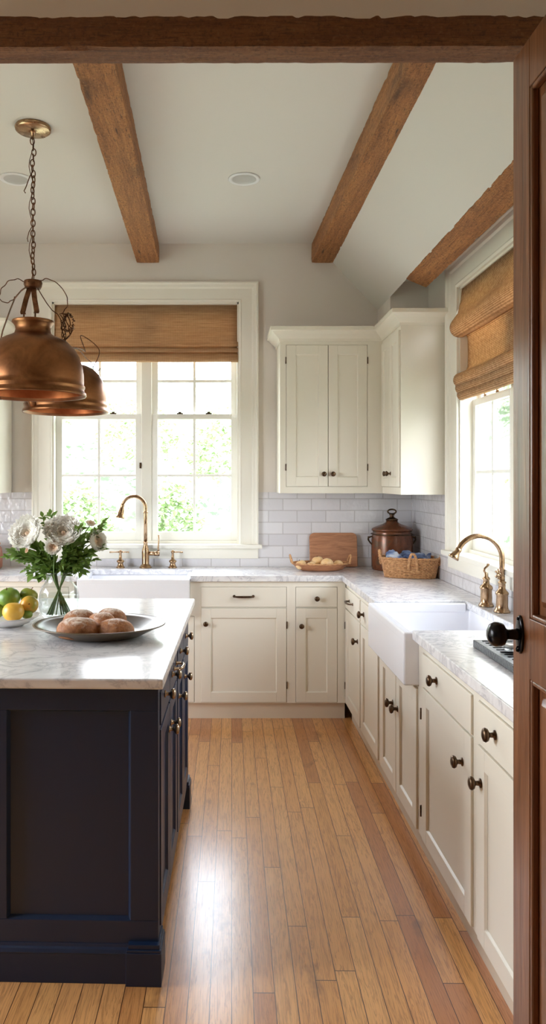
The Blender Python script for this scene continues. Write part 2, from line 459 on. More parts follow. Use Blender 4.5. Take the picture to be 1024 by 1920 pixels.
def hinge(par, T, u, z, d):
    mb = MB(T); mb.lathe([(0,-.022),(.0035,-.022),(.0035,.022),(0,.022)], (u, -d-.001, z), 10)
    return mb.build('hinge', 'bronze', par)
def shaker(par, T, u0, u1, z0, z1, mat='cream', d=.003, fw=.062, th=.02, rec=.009, name='door', flat=False):
    mb = MB(T)
    if flat: mb.box(u0, u1, -d, th-d, z0, z1)
    else:
        mb.box(u0, u0+fw, -d, th-d, z0, z1).box(u1-fw, u1, -d, th-d, z0, z1)
        mb.box(u0+fw, u1-fw, -d, th-d, z1-fw, z1).box(u0+fw, u1-fw, -d, th-d, z0, z0+fw)
        a = rec; e = .0045
        mb.box(u0+fw, u1-fw, -d+a, th-d, z0+fw, z1-fw)
        # small ovolo strip round the panel
        U0, U1, Z0, Z1 = u0+fw, u1-fw, z0+fw, z1-fw
        for k in range(1):
            o = [(U0, Z0), (U1, Z0), (U1, Z1), (U0, Z1)]; i_ = [(U0+e, Z0+e), (U1-e, Z0+e), (U1-e, Z1-e), (U0+e, Z1-e)]
            vs = [(x, -d+.002, z) for x, z in o]+[(x, -d+a-.0005, z) for x, z in i_]
            mb.add(vs, [(j, (j+1) % 4, (j+1) % 4+4, j+4) for j in range(4)])
    return mb.build(name, mat, par, bevel=.0016)
def knob(par, T, u, z, d, mesh=KN, name='knob', rot=0):
    return place(mesh, name, par, T @ TL(u, -d, z) @ RY(rot))

def cabinet(name, label, T, u0, u1, cells, mat='cream', depth=.49, zb=.107, zt=.875, d=.003, knobm=KN, group=None, toe=True, frame=None, doormat=None):
    """cells: list of (kind, u0, u1, z0, z1, fixings) with kind door/drawer; fixings [(type,u,z)]"""
    c = T @ Vector(((u0+u1)/2, depth/2, 0))
    root = thing(name, label, 'cabinet', c, 0, group)
    mb = MB(T)
    mb.box(u0, u1, .021, depth, zb, zt)
    # face frame: fill everything not covered by cells using a grid of strips
    us = sorted({u0, u1} | {v for c in cells for v in (c[1]-.002, c[2]+.002)})
    zs = sorted({zb, zt} | {v for c in cells for v in (c[3]-.002, c[4]+.002)})
    us = [u for u in us if u0 <= u <= u1]; zs = [z for z in zs if zb <= z <= zt]
    for i in range(len(us)-1):
        run = None
        for j in range(len(zs)-1):
            um, zm = (us[i]+us[i+1])/2, (zs[j]+zs[j+1])/2
            cov = any(c[1]-.0021 <= um <= c[2]+.0021 and c[3]-.0021 <= zm <= c[4]+.0021 for c in cells)
            if not cov and run is None: run = zs[j]
            if cov and run is not None: mb.box(us[i], us[i+1], 0, .021, run, zs[j]); run = None
        if run is not None: mb.box(us[i], us[i+1], 0, .021, run, zs[-1])
    mb.build('body', mat, root)
    if toe:
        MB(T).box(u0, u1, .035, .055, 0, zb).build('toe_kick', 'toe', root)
    for kind, a, b, z0, z1, fx in cells:
        p = shaker(root, T, a, b, z0, z1, doormat or mat, d=d, name=kind, flat=(kind == 'drawer'), fw=min(.062, (b-a)*.24))
        for f in fx:
            if f[0] == 'k': knob(p, T, f[1], f[2], d, knobm)
            elif f[0] == 'p': place(PL if knobm is not KI else PLI, 'pull_handle', p, T @ TL(f[1], -d, f[2]))
            elif f[0] == 'h': hinge(p, T, f[1], f[2], d)
    return root

# ================================================================== SETTING
XL = -2.75; YN = -2.3
fl = MB().box(XL, XR, YN, YB, -.05, 0).build('floor', 'floor', A=RZ(-.8)); struct(fl)
# back wall with window opening
W1 = (-1.182, .123, 1.07, 2.76)
def wall_with_hole(name, T, u0, u1, z0, z1, hole, th=.16, mat='wall'):
    a, b, c, d = hole; m = MB(T); c -= .016
    m.box(u0, a, 0, th, z0, z1).box(b, u1, 0, th, z0, z1).box(a, b, 0, th, z0, c).box(a, b, 0, th, d, z1)
    return struct(m.build(name, mat))
wall_with_hole('wall_back', TB, XL, XR+.16, 0, ZC+.1, W1)
W2 = (-4.20, -2.95, 1.11, 2.60)
wall_with_hole('wall_right', TR, -YB, -YN, 0, ZC+.1, W2)
# left wall; large unseen opening, sized and placed to light the right cabinets
LW = (1.6, 3.3, .35, 2.35); NW = (.9, 1.1, 1.5, 1.7)
TLw = TL(XL, 0, 0) @ RZ(90)
wall_with_hole('wall_left', TLw, YN, YB, 0, ZC+.1, LW)
TN = TL(0, YN, 0) @ RZ(180)
struct(MB(TN).box(-XR-.16, -XL+.16, 0, .16, 0, ZC+.1).build('wall_front', 'wall'))
m = MB().box(XL, .705, YN, YB, ZC, ZC+.1).box(.705, XR, YN, 1.98, ZC, ZC+.1)
# sloping part
for p in [((.705, 3.119), (1.093, 2.702), (1.093, 2.80), (.705, 3.27))]:
    vs = [(x, 1.98, z) for x, z in p]+[(x, YB, z) for x, z in p]
    m.add(vs, [(0,1,2,3),(7,6,5,4),(0,4,5,1),(1,5,6,2),(2,6,7,3),(3,7,4,0)])
m.box(1.093, XR, 1.98, YB, 2.80, 2.9)
struct(m.build('ceiling', 'ceil'))
struct(MB().box(1.093, XR, 4.83, YB, 2.30, 2.80).build('wall_bulkhead', 'wall'))
# wall above the cross beam
struct(MB().box(XL, XR, 1.905, 1.98, 2.69, ZC).build('wall_header', 'wall'))

# tiled splashback
m = MB().box(-2.3, -1.312, YB-.008, YB, TOP, 1.432).box(-1.312, .256, YB-.008, YB, TOP, .985).box(.256, XR-.008, YB-.008, YB, TOP, 1.432)
struct(m.build('trim_1', 'tile_x', loc=(.03, 0, TOP-.082*.25)))
m = MB().box(XR-.008, XR, 4.36, YB-.008, TOP, 1.432).box(XR-.008, XR, 1.98, 4.36, TOP, 1.02)
struct(m.build('trim_2', 'tile_y', loc=(0, YB, TOP-.082*.25)))

# windows --------------------------------------------------------------------
CAS = [(0,0),(0,.016),(.012,.02),(.02,.016),(.09,.018),(.1,.026),(.118,.03),(.124,.038),(.135,.038),(.135,0)]
def window(name, T, hole, cw, zmeet, rows_up, glassy=.085, depth=.16):
    a, b, c, d = hole
    root = struct(thing(name, None, None, T @ Vector(((a+b)/2, 0, c))))
    k = cw/.135
    MB(T).casing(a, b, c+.0, d, [(w*k, q) for w, q in CAS]).build('casing', 'trim', root, bevel=.0015)
    # stool and apron
    MB(T).box(a-cw-.025, b+cw+.025, -.055, .06, c-.028, c).build('window_sill', 'trim', root, bevel=.004)
    MB(T).box(a-cw, b+cw, -.02, 0, c-.10, c-.028).build('apron', 'trim', root, bevel=.002)
    # jamb lining
    j = MB(T); j.box(a, a+.012, 0, depth, c, d).box(b-.012, b, 0, depth, c, d).box(a, b, 0, depth, d-.012, d).box(a, b, .05, depth+.03, c-.01, c+.018)
    j.build('jamb', 'trim', root)
    mid = (a+b)/2
    MB(T).box(mid-.036, mid+.036, .06, .13, c, d-.01).build('mullion', 'trim', root, bevel=.003)
    for u0, u1 in ((a+.012, mid-.036), (mid+.036, b-.012)):
        for (z0, z1, yy, rows, bot) in ((c+.018, zmeet+.02, glassy-.015, 2, .062), (zmeet-.02, d-.012, glassy+.018, rows_up, .034)):
            m = MB(T); f = .042; t0, t1 = yy, yy+.032
            m.box(u0, u0+f, t0, t1, z0, z1).box(u1-f, u1, t0, t1, z0, z1).box(u0+f, u1-f, t0, t1, z0, z0+bot).box(u0+f, u1-f, t0, t1, z1-.036, z1)
            um = (u0+u1)/2; g0, g1 = t0+.006, t1-.006
            m.box(um-.009, um+.009, g0, g1, z0+bot, z1-.036)
            for r in range(1, rows):
                zz = z0+bot+(z1-.036-z0-bot)*r/rows
                m.box(u0+f, um-.009, g0, g1, zz-.009, zz+.009).box(um+.009, u1-f, g0, g1, zz-.009, zz+.009)
            s = m.build('sash', 'sash', root, bevel=.0015)
            MB(T).box(u0+f, u1-f, yy+.015, yy+.018, z0+bot, z1-.036).build('pane', 'pane', s)
            if rows == 2 and yy < glassy:
                for uu in (u0+.2, u1-.2):
                    MB(T).box(uu-.022, uu+.022, yy-.002, yy+.02, z1, z1+.008).box(uu-.01, uu+.01, yy-.004, yy+.012, z1+.008, z1+.016).build('sash_lock', 'bronze' if name == 'window_1' else 'brass', s)
    return root
w1 = window('window_1', TB, W1, .135, 1.965, 3)
MB(TB).box(-.578,-.566,.055,.07,1.60,1.64).lathe([(0,0),(.006,0),(.006,.012),(0,.013)], (-.572,.055,1.62), 10, A=A90).build('window_latch', 'bronze', w1)
w2 = window('window_2', TR, W2, .15, 1.945, 2)
# crank handle on the sill of the right window
# ---- roman blinds
bx = thing('roman_blind', 'brown woven roman blind pulled flat across the double window above the far sink', 'blind', (-.53, YB, 2.74))
p = [(.034,2.752),(.026,2.62),(.010,2.51),(-.004,2.470),(-.008,2.458),(.0,2.450),(.036,2.458),(.038,2.446),(.004,2.444),(-.010,2.432),(-.016,2.416),(-.008,2.408),(.034,2.416),(.036,2.404),(.0,2.402),(-.016,2.388),(-.024,2.358),(-.018,2.346),(.0,2.342),(.024,2.350)]
MB(TB).sweep_u(p, W1[0]+.006, W1[1]-.006, 20, True, .0012).build('fabric', 'blind_x', bx, solid=.003)
MB(TB).box(W1[0]+.014, W1[1]-.014, .044, .066, 2.715, 2.748).build('headrail', 'strap', bx)
by = thing('roman_blind', 'loosely rolled tan woven roman blind in the window beside the wood door', 'blind', TR @ Vector((-3.575, .02, 2.58)))
def arc(cy, cz, r, a0, a1, n=8): return [(cy+r*math.cos(R(a0+(a1-a0)*i/n)), cz+r*math.sin(R(a0+(a1-a0)*i/n))) for i in range(n+1)]
p = [(.012,2.592),(.005,2.52),(-.01,2.45)]+arc(.0,2.37,.055,140,290,10)+[(.035,2.335),(.045,2.31),(.048,2.22),(.046,2.15),(.03,2.11)]
p += arc(.005,2.075,.04,130,270,7)+[(.03,2.045)]+arc(.008,2.03,.032,130,270,7)+[(.03,2.0)]+arc(.012,1.99,.026,130,300,7)
MB(TR).sweep_u(p, W2[0]+.008, W2[1]-.008, 30, True, .002).build('fabric', 'blind_y', by, solid=.004)
MB(TR).box(W2[0]+.014, W2[1]-.014, .026, .05, 2.556, 2.588).build('headrail', 'strap', by)

# ================================================================== BEAMS
def rough_beam(name, label, p0, p1, w, h, mat, jit=.004, sect=None, group=None):
    """p0,p1 centre of the underside; runs between them, h upward"""
    p0, p1 = Vector(p0), Vector(p1); L = (p1-p0).length; d = (p1-p0).normalized(); up = Vector((0,0,1)); sd = d.cross(up).normalized()
    n = int(L/.02); ns = 5; vs = []; fs = []
    sec = sect or [(-w/2, 0), (w/2, 0), (w/2, h), (-w/2, h)]
    ring = []
    for k in range(4):
        a, b = Vector(sec[k]), Vector(sec[(k+1) % 4])
        for q in range(ns): ring.append((a.lerp(b, q/ns), q == 0))
    m = len(ring)
    for i in range(n+1):
        c = p0+d*L*i/n
        for (q, cor) in ring:
            P = c+sd*q.x+up*q.y
            nn = noise.noise_vector(P*5)*jit*.25+noise.noise_vector(P*45)*jit*(.55 if cor else .3)
            if q.y > h-.001 and sect is None: nn.z = abs(nn.z)*0
            if cor:
                ch = -.002-max(0, noise.noise(P*14)-.3)*.012
                nn += (sd*(1 if q.x > 0 else -1)+up*(1 if q.y > h/2 else -1))*min(ch, 0)
            nn -= d*nn.dot(d)
            vs.append(P+nn)
    for i in range(n):
        for k in range(m):
            fs.append((i*m+k, i*m+(k+1) % m, (i+1)*m+(k+1) % m, (i+1)*m+k))
    fs.append(tuple(range(m))[::-1]); fs.append(tuple(n*m+k for k in range(m)))
    mid = (p0+p1)/2
    o = MB().add(vs, fs).build(name, mat, loc=mid)
    return tag(o, label, 'beam', group)
rough_beam('ceiling_beam', 'knotty timber ceiling beam left of the round downlight, ending above the far window', (-.452, 1.985, 3.035), (-.513, 5.218, 3.035), .158, .134, 'beam_y')
rough_beam('ceiling_beam', 'knotty timber ceiling beam running beside the sloping ceiling right of the downlight', (.772, 1.985, 3.035), (.706, 5.218, 3.035), .15, .134, 'beam_y')
rough_beam('ceiling_beam', 'rough timber beam at the foot of the sloping ceiling, just above the right window casing', (1.15, 1.985, 2.65), (1.15, 4.40, 2.65), .12, .13, 'beam_y',
           sect=[(-.062, .05), (.06, .0), (.06, .148), (-.062, .148)])
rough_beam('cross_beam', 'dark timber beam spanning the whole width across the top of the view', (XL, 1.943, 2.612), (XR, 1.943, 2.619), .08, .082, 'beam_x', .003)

# ================================================================== WORKTOP
m = MB()
m.box(-2.3, -.905, 4.70, YB-.008, .876, TOP)
m.box(-.905, -.195, 5.06, YB-.008, .876, TOP)
m.box(-.195, .763, 4.70, YB-.008, .876, TOP)
m.box(.763, XR-.008, 3.72, YB-.008, .876, TOP)
m.box(1.215, XR-.008, 2.985, 3.72, .876, TOP)
m.box(.763, XR-.008, 1.80, 2.985, .876, TOP)
# weld so that the bevel only runs along true edges
wt = m.build('worktop', 'marble', bevel=0)
bm = bmesh.new(); bm.from_mesh(wt.data)
wt.data.materials.clear()
bm.free()
# rebuild as one outline
def slab(outline, z0, z1, name, mat, bevel=.004, **kw):
    n = len(outline); vs = [(x, y, z0) for x, y in outline]+[(x, y, z1) for x, y in outline]
    fs = [tuple(range(n))[::-1], tuple(range(n, 2*n))]+[(i, (i+1) % n, (i+1) % n+n, i+n) for i in range(n)]
    return MB().add(vs, fs).build(name, mat, bevel=bevel, **kw)
bpy.data.objects.remove(wt)
yb, xr = YB-.009, XR-.009
out = [(-2.3,4.70),(-.905,4.70),(-.905,5.06),(-.195,5.06),(-.195,4.70),(.763,4.70),(.763,3.72),(1.215,3.72),(1.215,2.985),(.763,2.985),(.763,1.80),(xr,1.80),(xr,yb),(-2.3,yb)]
o = slab(out, .876, TOP, 'worktop', 'marble')
tag(o, 'pale veined marble worktop running along both cream cabinet runs around the corner', 'countertop')

# ================================================================== BASE CABINETS
cells_z = (.115, .690, .708, .838)
DZ0, DZ1, WZ0, WZ1 = .113, .706, .714, .839
def U(px): return (px-CX)/F*YF
cabinet('base_cabinet', 'cream base cabinet behind the flower vase, left of the far sink', FB, -2.28, -.93,
        [('drawer', -2.24, -1.62, WZ0, WZ1, [('p', -1.93, .777)]), ('door', -2.24, -1.62, DZ0, DZ1, [('k', -1.66, .6)]),
         ('drawer', -1.585, -.965, WZ0, WZ1, [('p', -1.27, .777)]), ('door', -1.585, -.965, DZ0, DZ1, [('k', -1.54, .6)])])
cabinet('sink_cabinet', 'cream cabinet under the far white apron sink, mostly behind the island', FB, -.93, -.128,
        [('door', -.89, -.535, DZ0, .655, [('k', -.57, .6)]), ('door', -.53, -.172, DZ0, .655, [('k', -.49, .6)])], zt=.66)
m = MB(FB).box(-.1965, -.128, 0, .021, .66, .875)
x = [o for o in bpy.data.objects if o.name.startswith('sink_cabinet')][0]
m.build('stile', 'cream', x)
hz = lambda u: [('h', u, .60), ('h', u, .22)]
cabinet('base_cabinet', 'wide cream base cabinet with a bar pull drawer, right of the far sink', FB, -.128, .442,
        [('drawer', U(377), U(537), WZ0, WZ1, [('p', U(457), .782)]), ('door', U(377), U(537), DZ0, DZ1, [('k', U(386), .61)]+hz(U(538)))])
cabinet('base_cabinet', 'narrow cream base cabinet with one knobbed drawer, in the corner below the fruit tray', FB, .442, .786,
        [('drawer', U(555), U(632), WZ0, WZ1, [('k', U(594), .769)]), ('door', U(555), U(632), DZ0, DZ1, [('k', U(565), .596)])])
def V(px): return -XF*F/(px-CX)
dr = .008
cabinet('base_cabinet', 'cream two-door base cabinet between the room corner and the right sink', FR, -4.715, -3.715,
        [('drawer', V(650), V(677), WZ0, WZ1, [('p', V(661), .777)]), ('door', V(650), V(677), DZ0, DZ1, [('k', V(674)-.01, .59)]+hz(V(650)-.004)),
         ('drawer', V(679), V(711), WZ0, WZ1, [('k', V(685), .777)]), ('door', V(679), V(711), DZ0, DZ1, [])], d=dr, knobm=KO)
sc = cabinet('sink_cabinet', 'cream double-door cabinet under the right white apron sink', FR, -3.715, -2.955,
        [('door', V(716), V(745), DZ0, .675, [('k', V(740), .50)]), ('door', V(746), V(784), DZ0, .675, [('k', V(749), .50)])], zt=.688, d=dr, knobm=KO)
MB(FR).box(-2.985, -2.955, 0, .021, .688, .875).build('stile', 'cream', sc)
cabinet('base_cabinet', 'cream base cabinet with wide drawer directly nearer than the right sink', FR, -2.955, -2.312,
        [('drawer', V(794.5), V(887.5), WZ0, WZ1, [('k', V(823), .785)]), ('door', V(794.5), V(887.5), DZ0, DZ1, [('k', V(872), .60)]+hz(V(794)-.004))], d=dr, knobm=KO)
cabinet('base_cabinet', 'nearest cream base cabinet, partly hidden by the wood door', FR, -2.312, -1.82,
        [('drawer', V(899.5), -1.86, WZ0, WZ1, [('k', V(934), .785)]), ('door', V(899.5), -1.86, DZ0, DZ1, [('k', V(894)+.06, .60)])], d=dr, knobm=KO)

# ================================================================== SINKS
def basin(name, label, x0, x1, y0, y1, z0, z1, t, depth):
    bm = bmesh.new()
    bmesh.ops.create_cube(bm, size=1, matrix=TL((x0+x1)/2, (y0+y1)/2, (z0+z1)/2) @ Matrix.Diagonal((x1-x0, y1-y0, z1-z0, 1)))
    top = [f for f in bm.faces if f.normal.z > .9]
    bmesh.ops.inset_region(bm, faces=top, thickness=t)
    r = bmesh.ops.extrude_face_region(bm, geom=top)
    vs = [e for e in r['geom'] if isinstance(e, bmesh.types.BMVert)]
    bmesh.ops.delete(bm, geom=top, context='FACES_ONLY')
    c = Vector(((x0+x1)/2, (y0+y1)/2, 0))
    for v in vs:
        v.co.z -= depth; v.co.x = c.x+(v.co.x-c.x)*.94; v.co.y = c.y+(v.co.y-c.y)*.94
    bmesh.ops.recalc_face_normals(bm, faces=bm.faces)
    loc = Vector((c.x, c.y, z0))
    for v in bm.verts: v.co -= loc
    me = bpy.data.meshes.new(name); bm.to_mesh(me); bm.free(); me.materials.append(M['porcelain'])
    root = thing(name, label, 'sink', loc)
    o = bpy.data.objects.new('bowl', me); col.objects.link(o); o.parent = root; W[o] = W[root]
    md = o.modifiers.new('b', 'BEVEL'); md.width = .011; md.segments = 4; md.limit_method = 'ANGLE'; md.angle_limit = R(40)
    for p in me.polygons: p.use_smooth = True
    md = o.modifiers.new('wn', 'WEIGHTED_NORMAL'); md.keep_sharp = False
    MB().lathe([(0,.0),(.042,.0),(.042,.003),(.03,.005),(.02,.002),(0,.002)], (c.x, c.y, z1-depth+.0005), 24).build('drain', 'brass', root)
    return root
basin('apron_sink', 'white porcelain apron sink below the far window', -.903, -.197, 4.655, 5.10, .665, .874, .028, .19)
basin('apron_sink', 'white porcelain apron sink under the right window, beside the glossy near worktop', .73, 1.25, 2.988, 3.717, .690, .8755, .026, .165)
# raise rims: front lips stand level with the marble (separate collar keeps bowl below slab overhang)
def lip(parent, boxes):
    m = MB()
    for b in boxes: m.box(*b)
    return m.build('rim', 'porcelain', parent, bevel=.009, seg=4)
s1, s2 = [o for o in bpy.data.objects if o.name.startswith('apron_sink')]
def urim(parent, pts, t, z0, z1, mat='porcelain'):
    n = len(pts)//2
    vs = [(x, y, z0) for x, y in pts]+[(x, y, z1) for x, y in pts]; k = len(pts)
    fs = [tuple(range(k))[::-1], tuple(range(k, 2*k))]+[(i, (i+1) % k, (i+1) % k+k, i+k) for i in range(k)]
    return MB().add(vs, fs).build('rim', mat, parent, bevel=.009, seg=4)
if s1.location.x > 0: s1, s2 = s2, s1
urim(s1, [(-.903,4.655),(-.197,4.655),(-.197,5.058),(-.225,5.058),(-.225,4.69),(-.875,4.69),(-.875,5.058),(-.903,5.058)], 0, .86, .897)
urim(s2, [(.73,2.988),(1.213,2.988),(1.213,3.014),(.765,3.014),(.765,3.691),(1.213,3.691),(1.213,3.717),(.73,3.717)], 0, .86, .905)

# ================================================================== WALL CABINETS
CR = [(0,2.425),(.006,2.425),(.008,2.440),(.02,2.452),(.038,2.466),(.052,2.482),(.058,2.486),(.066,2.488),(.066,2.512),(0,2.512)]
FU = TL(0, 4.89, 0); XU = 1.055; YU = 4.385; FUR = TL(XU, 0, 0) @ RZ(-90)
def UU(px): return (px-CX)/F*4.89
uc = cabinet('wall_cabinet', 'cream double-door wall cabinet between the far window and the corner', FU, .385, XU,
        [('door', UU(537), UU(615), 1.475, 2.40, [('k', UU(607), 1.556), ('h', UU(537)-.003, 1.60), ('h', UU(537)-.003, 2.30)]),
         ('door', UU(616), UU(688.5), 1.475, 2.40, [('k', UU(624), 1.556), ('h', UU(688.5)+.003, 1.60), ('h', UU(688.5)+.003, 2.30)])],
        depth=.32, zb=1.43, zt=2.46, toe=False)
MB().path_sweep([(.385, YB-.01), (.385, 4.89), (XU-.0, 4.89)], CR, side=1).build('crown', 'cream', uc, bevel=.001)
ur = cabinet('wall_cabinet', 'cream wall cabinet on the right wall, its blank side facing the room', FUR, -4.888, -YU,
        [('door', -4.865, -4.642, 1.475, 2.40, [('k', -4.67, 1.556)]), ('door', -4.638, -YU-.012, 1.475, 2.40, [('k', -4.60, 1.556)])],
        depth=.28, zb=1.43, zt=2.46, toe=False, d=.012)
MB().path_sweep([(XU, 4.888), (XU, YU), (XR-.004, YU)], CR, side=1).build('crown', 'cream', ur, bevel=.001)
ul = cabinet('wall_cabinet', 'cream wall cabinet at the left edge behind the copper pendants', FU, -2.1, -1.462,
        [('door', -2.06, -1.785, 1.475, 2.40, [('k', -1.81, 1.556)]), ('door', -1.78, -1.50, 1.475, 2.40, [('k', -1.75, 1.556)])],
        depth=.32, zb=1.43, zt=2.50, toe=False)
MB().path_sweep([(-2.1, 4.89), (-1.462, 4.89), (-1.462, YB-.01)], [(w, z+.055) for w, z in CR], side=1).build('crown', 'cream', ul, bevel=.001)

# ================================================================== ISLAND
IA = (-.19, 2.25, 0); ir = -1.5
isl = thing('kitchen_island', 'navy blue panelled kitchen island with nickel knobs on the wood floor', 'kitchen island', IA, R(ir))
TI = TL(*IA) @ RZ(ir)
IX0, IY1 = -1.32, 1.27
b = MB(TI)
b.box(IX0, -.021, .015, IY1, .10, .888)
# front frame
z0, z1 = .184, .817
b.box(IX0, 0, 0, .015, z1, .888).box(IX0, 0, 0, .015, .10, z0)
xx = [-.085, -.46, -.545, -.92, -1.005, IX0+.02]
b.box(-.085, -.0, 0, .015, z0, z1).box(-.545, -.46, 0, .015, z0, z1).box(-1.005, -.92, 0, .015, z0, z1).box(IX0, IX0+.03, 0, .015, z0, z1)
b.box(-.021, 0, .015, .03, .10, .888)
b.build('body', 'navy', isl, bevel=.002)
m = MB(TI)
for a, c in ((-.46, -.085), (-.92, -.545), (IX0+.03, -1.005)):
    e = .007; vs = [(a,.002,z0),(c,.002,z0),(c,.002,z1),(a,.002,z1),(a+e,.0145,z0+e),(c-e,.0145,z0+e),(c-e,.0145,z1-e),(a+e,.0145,z1-e)]
    m.add(vs, [(j, (j+1) % 4, (j+1) % 4+4, j+4) for j in range(4)])
m.build('panel_moulding', 'navy', isl)
# plinth and feet
m = MB(TI).box(IX0, -.09, -.012, .0, 0, .088)
pr = [(-.012,.088),(-.014,.092),(-.010,.102),(-.004,.106),(-.002,.115),(0,.115),(0,.088)]
m2 = MB(TI); n = len(pr)
m2.add([(IX0, y, z) for y, z in pr]+[(-.09, y, z) for y, z in pr], [tuple(range(n)), tuple(range(n, 2*n))[::-1]]+[(i, (i+1) % n, (i+1) % n+n, i+n) for i in range(n)])
m.build('plinth', 'navy', isl, bevel=.001); m2.build('plinth_moulding', 'navy', isl)
def foot(x0, x1, y0, y1):
    f = MB(TI).box(x0, x1, y0, y1, 0, .10); c = .006
    f.box(x0+c*.3, x1-c*.3, y0+c*.3, y1-c*.3, .10, .108).box(x0+c, x1-c, y0+c, y1-c, .108, .122)
    return f.build('foot', 'navy', isl, bevel=.0015)
foot(-.095, .012, -.024, .09); foot(-.095, .014, IY1-.085, IY1+.02)
foot(IX0-.01, IX0+.09, -.024, .09); foot(IX0-.01, IX0+.09, IY1-.085, IY1+.02)
# right side (drawers over doors)
TS = TI @ RZ(90)
def iside(u0, u1, ks, z0, z1, kind):
    p = shaker(isl, TS, u0, u1, z0, z1, 'navy', d=.004, name=kind, flat=kind == 'drawer', fw=.055)
    for k in ks:
        if k[0] == 'k': knob(p, TS, k[1], k[2], .004, KI)
        else: place(PLI, 'pull_handle', p, TS @ TL(k[1], -.004, k[2]))
m = MB(TS)
cols = [(.045, .325), (.335, .615), (.655, .935), (.945, 1.225)]
m.box(.03, .043, 0, .021, .10, .888).box(.617, .653, 0, .021, .10, .888).box(1.227, IY1, 0, .021, .10, .888)
m.box(.043, .617, 0, .021, .862, .888).box(.653, 1.227, 0, .021, .862, .888).box(.043, .617, 0, .021, .10, .142).box(.653, 1.227, 0, .021, .10, .142)
m.box(.043, .617, 0, .021, .747, .757).box(.653, 1.227, 0, .021, .747, .757)
m.build('face_frame', 'navy', isl, bevel=.0015)
for (a, c), dk in zip(cols, (.295, .365, .69, .985)):
    iside(a, c, [('k', (a+c)/2-.03, .825)] if a != .335 else [('k', .40, .825), ('p', .52, .825)], .759, .860, 'drawer')
    iside(a, c, [('k', dk, .665)], .144, .745, 'door')
top = slab([(-1.36,-.03),(.018,-.03),(.018,1.50),(-1.36,1.50)], .888, .92, 'island_top', 'marble', bevel=.006)
bpy.data.objects.remove(top)
vs = [(x, y, z) for z in (.8885, .92) for x, y in ((-1.36,-.03),(.018,-.03),(.018,1.50),(-1.36,1.50))]
o = MB(TI).add(vs, [(3,2,1,0),(4,5,6,7),(0,1,5,4),(1,2,6,5),(2,3,7,6),(3,0,4,7)]).build('island_worktop', 'marble', A=TI, bevel=.006, seg=3)
tag(o, 'thick white marble slab on the navy island, holding the bread plate', 'countertop')
ZT = .92

# ================================================================== DOOR
XD, YD1, YD0 = .684, 1.75, .88
dz = 2.495
dr_ = thing('door_1', None, None, (XD, YD0, 0)); struct(dr_)
TD = TL(XD, 0, 0) @ RZ(-90)   # u=-Y ; local -y = -x
m = MB(TD)
st = .092; u0, u1 = -YD1, -YD0
rails = [(.012, .24), (1.10-.06, 1.26), (dz-.135, dz)]
# rails located from the photo: mid rail between z 1.06 and 1.19
rails = [(.012, .27), (1.07, 1.205), (dz-.11, dz)]
m.box(u0, u0+st, 0, .044, .012, dz).box(u1-st, u1, 0, .044, .012, dz)
for a, c in rails: m.box(u0+st, u1-st, 0, .044, a, c)
m.build('leaf', 'door', dr_, bevel=.002)
for (a, c) in ((rails[0][1], rails[1][0]), (rails[1][1], rails[2][0])):
    U0, U1 = u0+st, u1-st
    m = MB(TD); m.box(U0, U1, .018, .026, a, c)
    e1, e2 = .03, .045
    def ring(p, q):
        (ua, za, ya), (ub, zb_, yb_) = p, q
    o1 = [(U0+e1,.018,a+e1),(U1-e1,.018,a+e1),(U1-e1,.018,c-e1),(U0+e1,.018,c-e1)]
    o2 = [(U0+e2,.008,a+e2),(U1-e2,.008,a+e2),(U1-e2,.008,c-e2),(U0+e2,.008,c-e2)]
    m.add(o1+o2, [(j, (j+1) % 4, (j+1) % 4+4, j+4) for j in range(4)]+[(4,5,6,7)])
    m.build('panel', 'door', dr_)
    m = MB(TD); w = .011
    for bx_ in ((U0, U0+w, a, c), (U1-w, U1, a, c), (U0+w, U1-w, a, a+w), (U0+w, U1-w, c-w, c)):
        m.box(bx_[0], bx_[1], .001, .018, bx_[2], bx_[3])
    m.build('panel_bead', 'door', dr_, bevel=.004)
kh = thing('door_knob', None, None, (XD, 1.711, 1.163)); bpy.data.objects.remove(kh)
KT = TD @ TL(-1.705, 0, 1.16)
pl = MB(KT).lathe([(0,0),(.021,0),(.021,.003),(.018,.006),(.012,.007),(0,.008)], n=28, sx=1, sy=2.1, A=A90)
esc = pl.build('escutcheon', 'iron', dr_)
m = MB(KT).tube([(.0,-.008,-.028),(.004,-.012,-.033),(0,-.010,-.038),(-.004,-.009,-.033)], .0016, 6, True)
m.lathe([(0,0),(.004,0),(.003,.003),(0,.004)], (0,-.006,.036), 10, A=A90).lathe([(0,0),(.004,0),(.003,.003),(0,.004)], (0,-.006,-.037), 10, A=A90)
m.build('keyhole_cover', 'iron', esc)
MB(KT).lathe([(0,.004),(.014,.006),(.0125,.012),(.0115,.03),(.016,.036),(.025,.041),(.0285,.05),(.0285,.058),(.024,.068),(.014,.074),(0,.076)], n=28, A=A90).build('knob', 'iron', dr_)

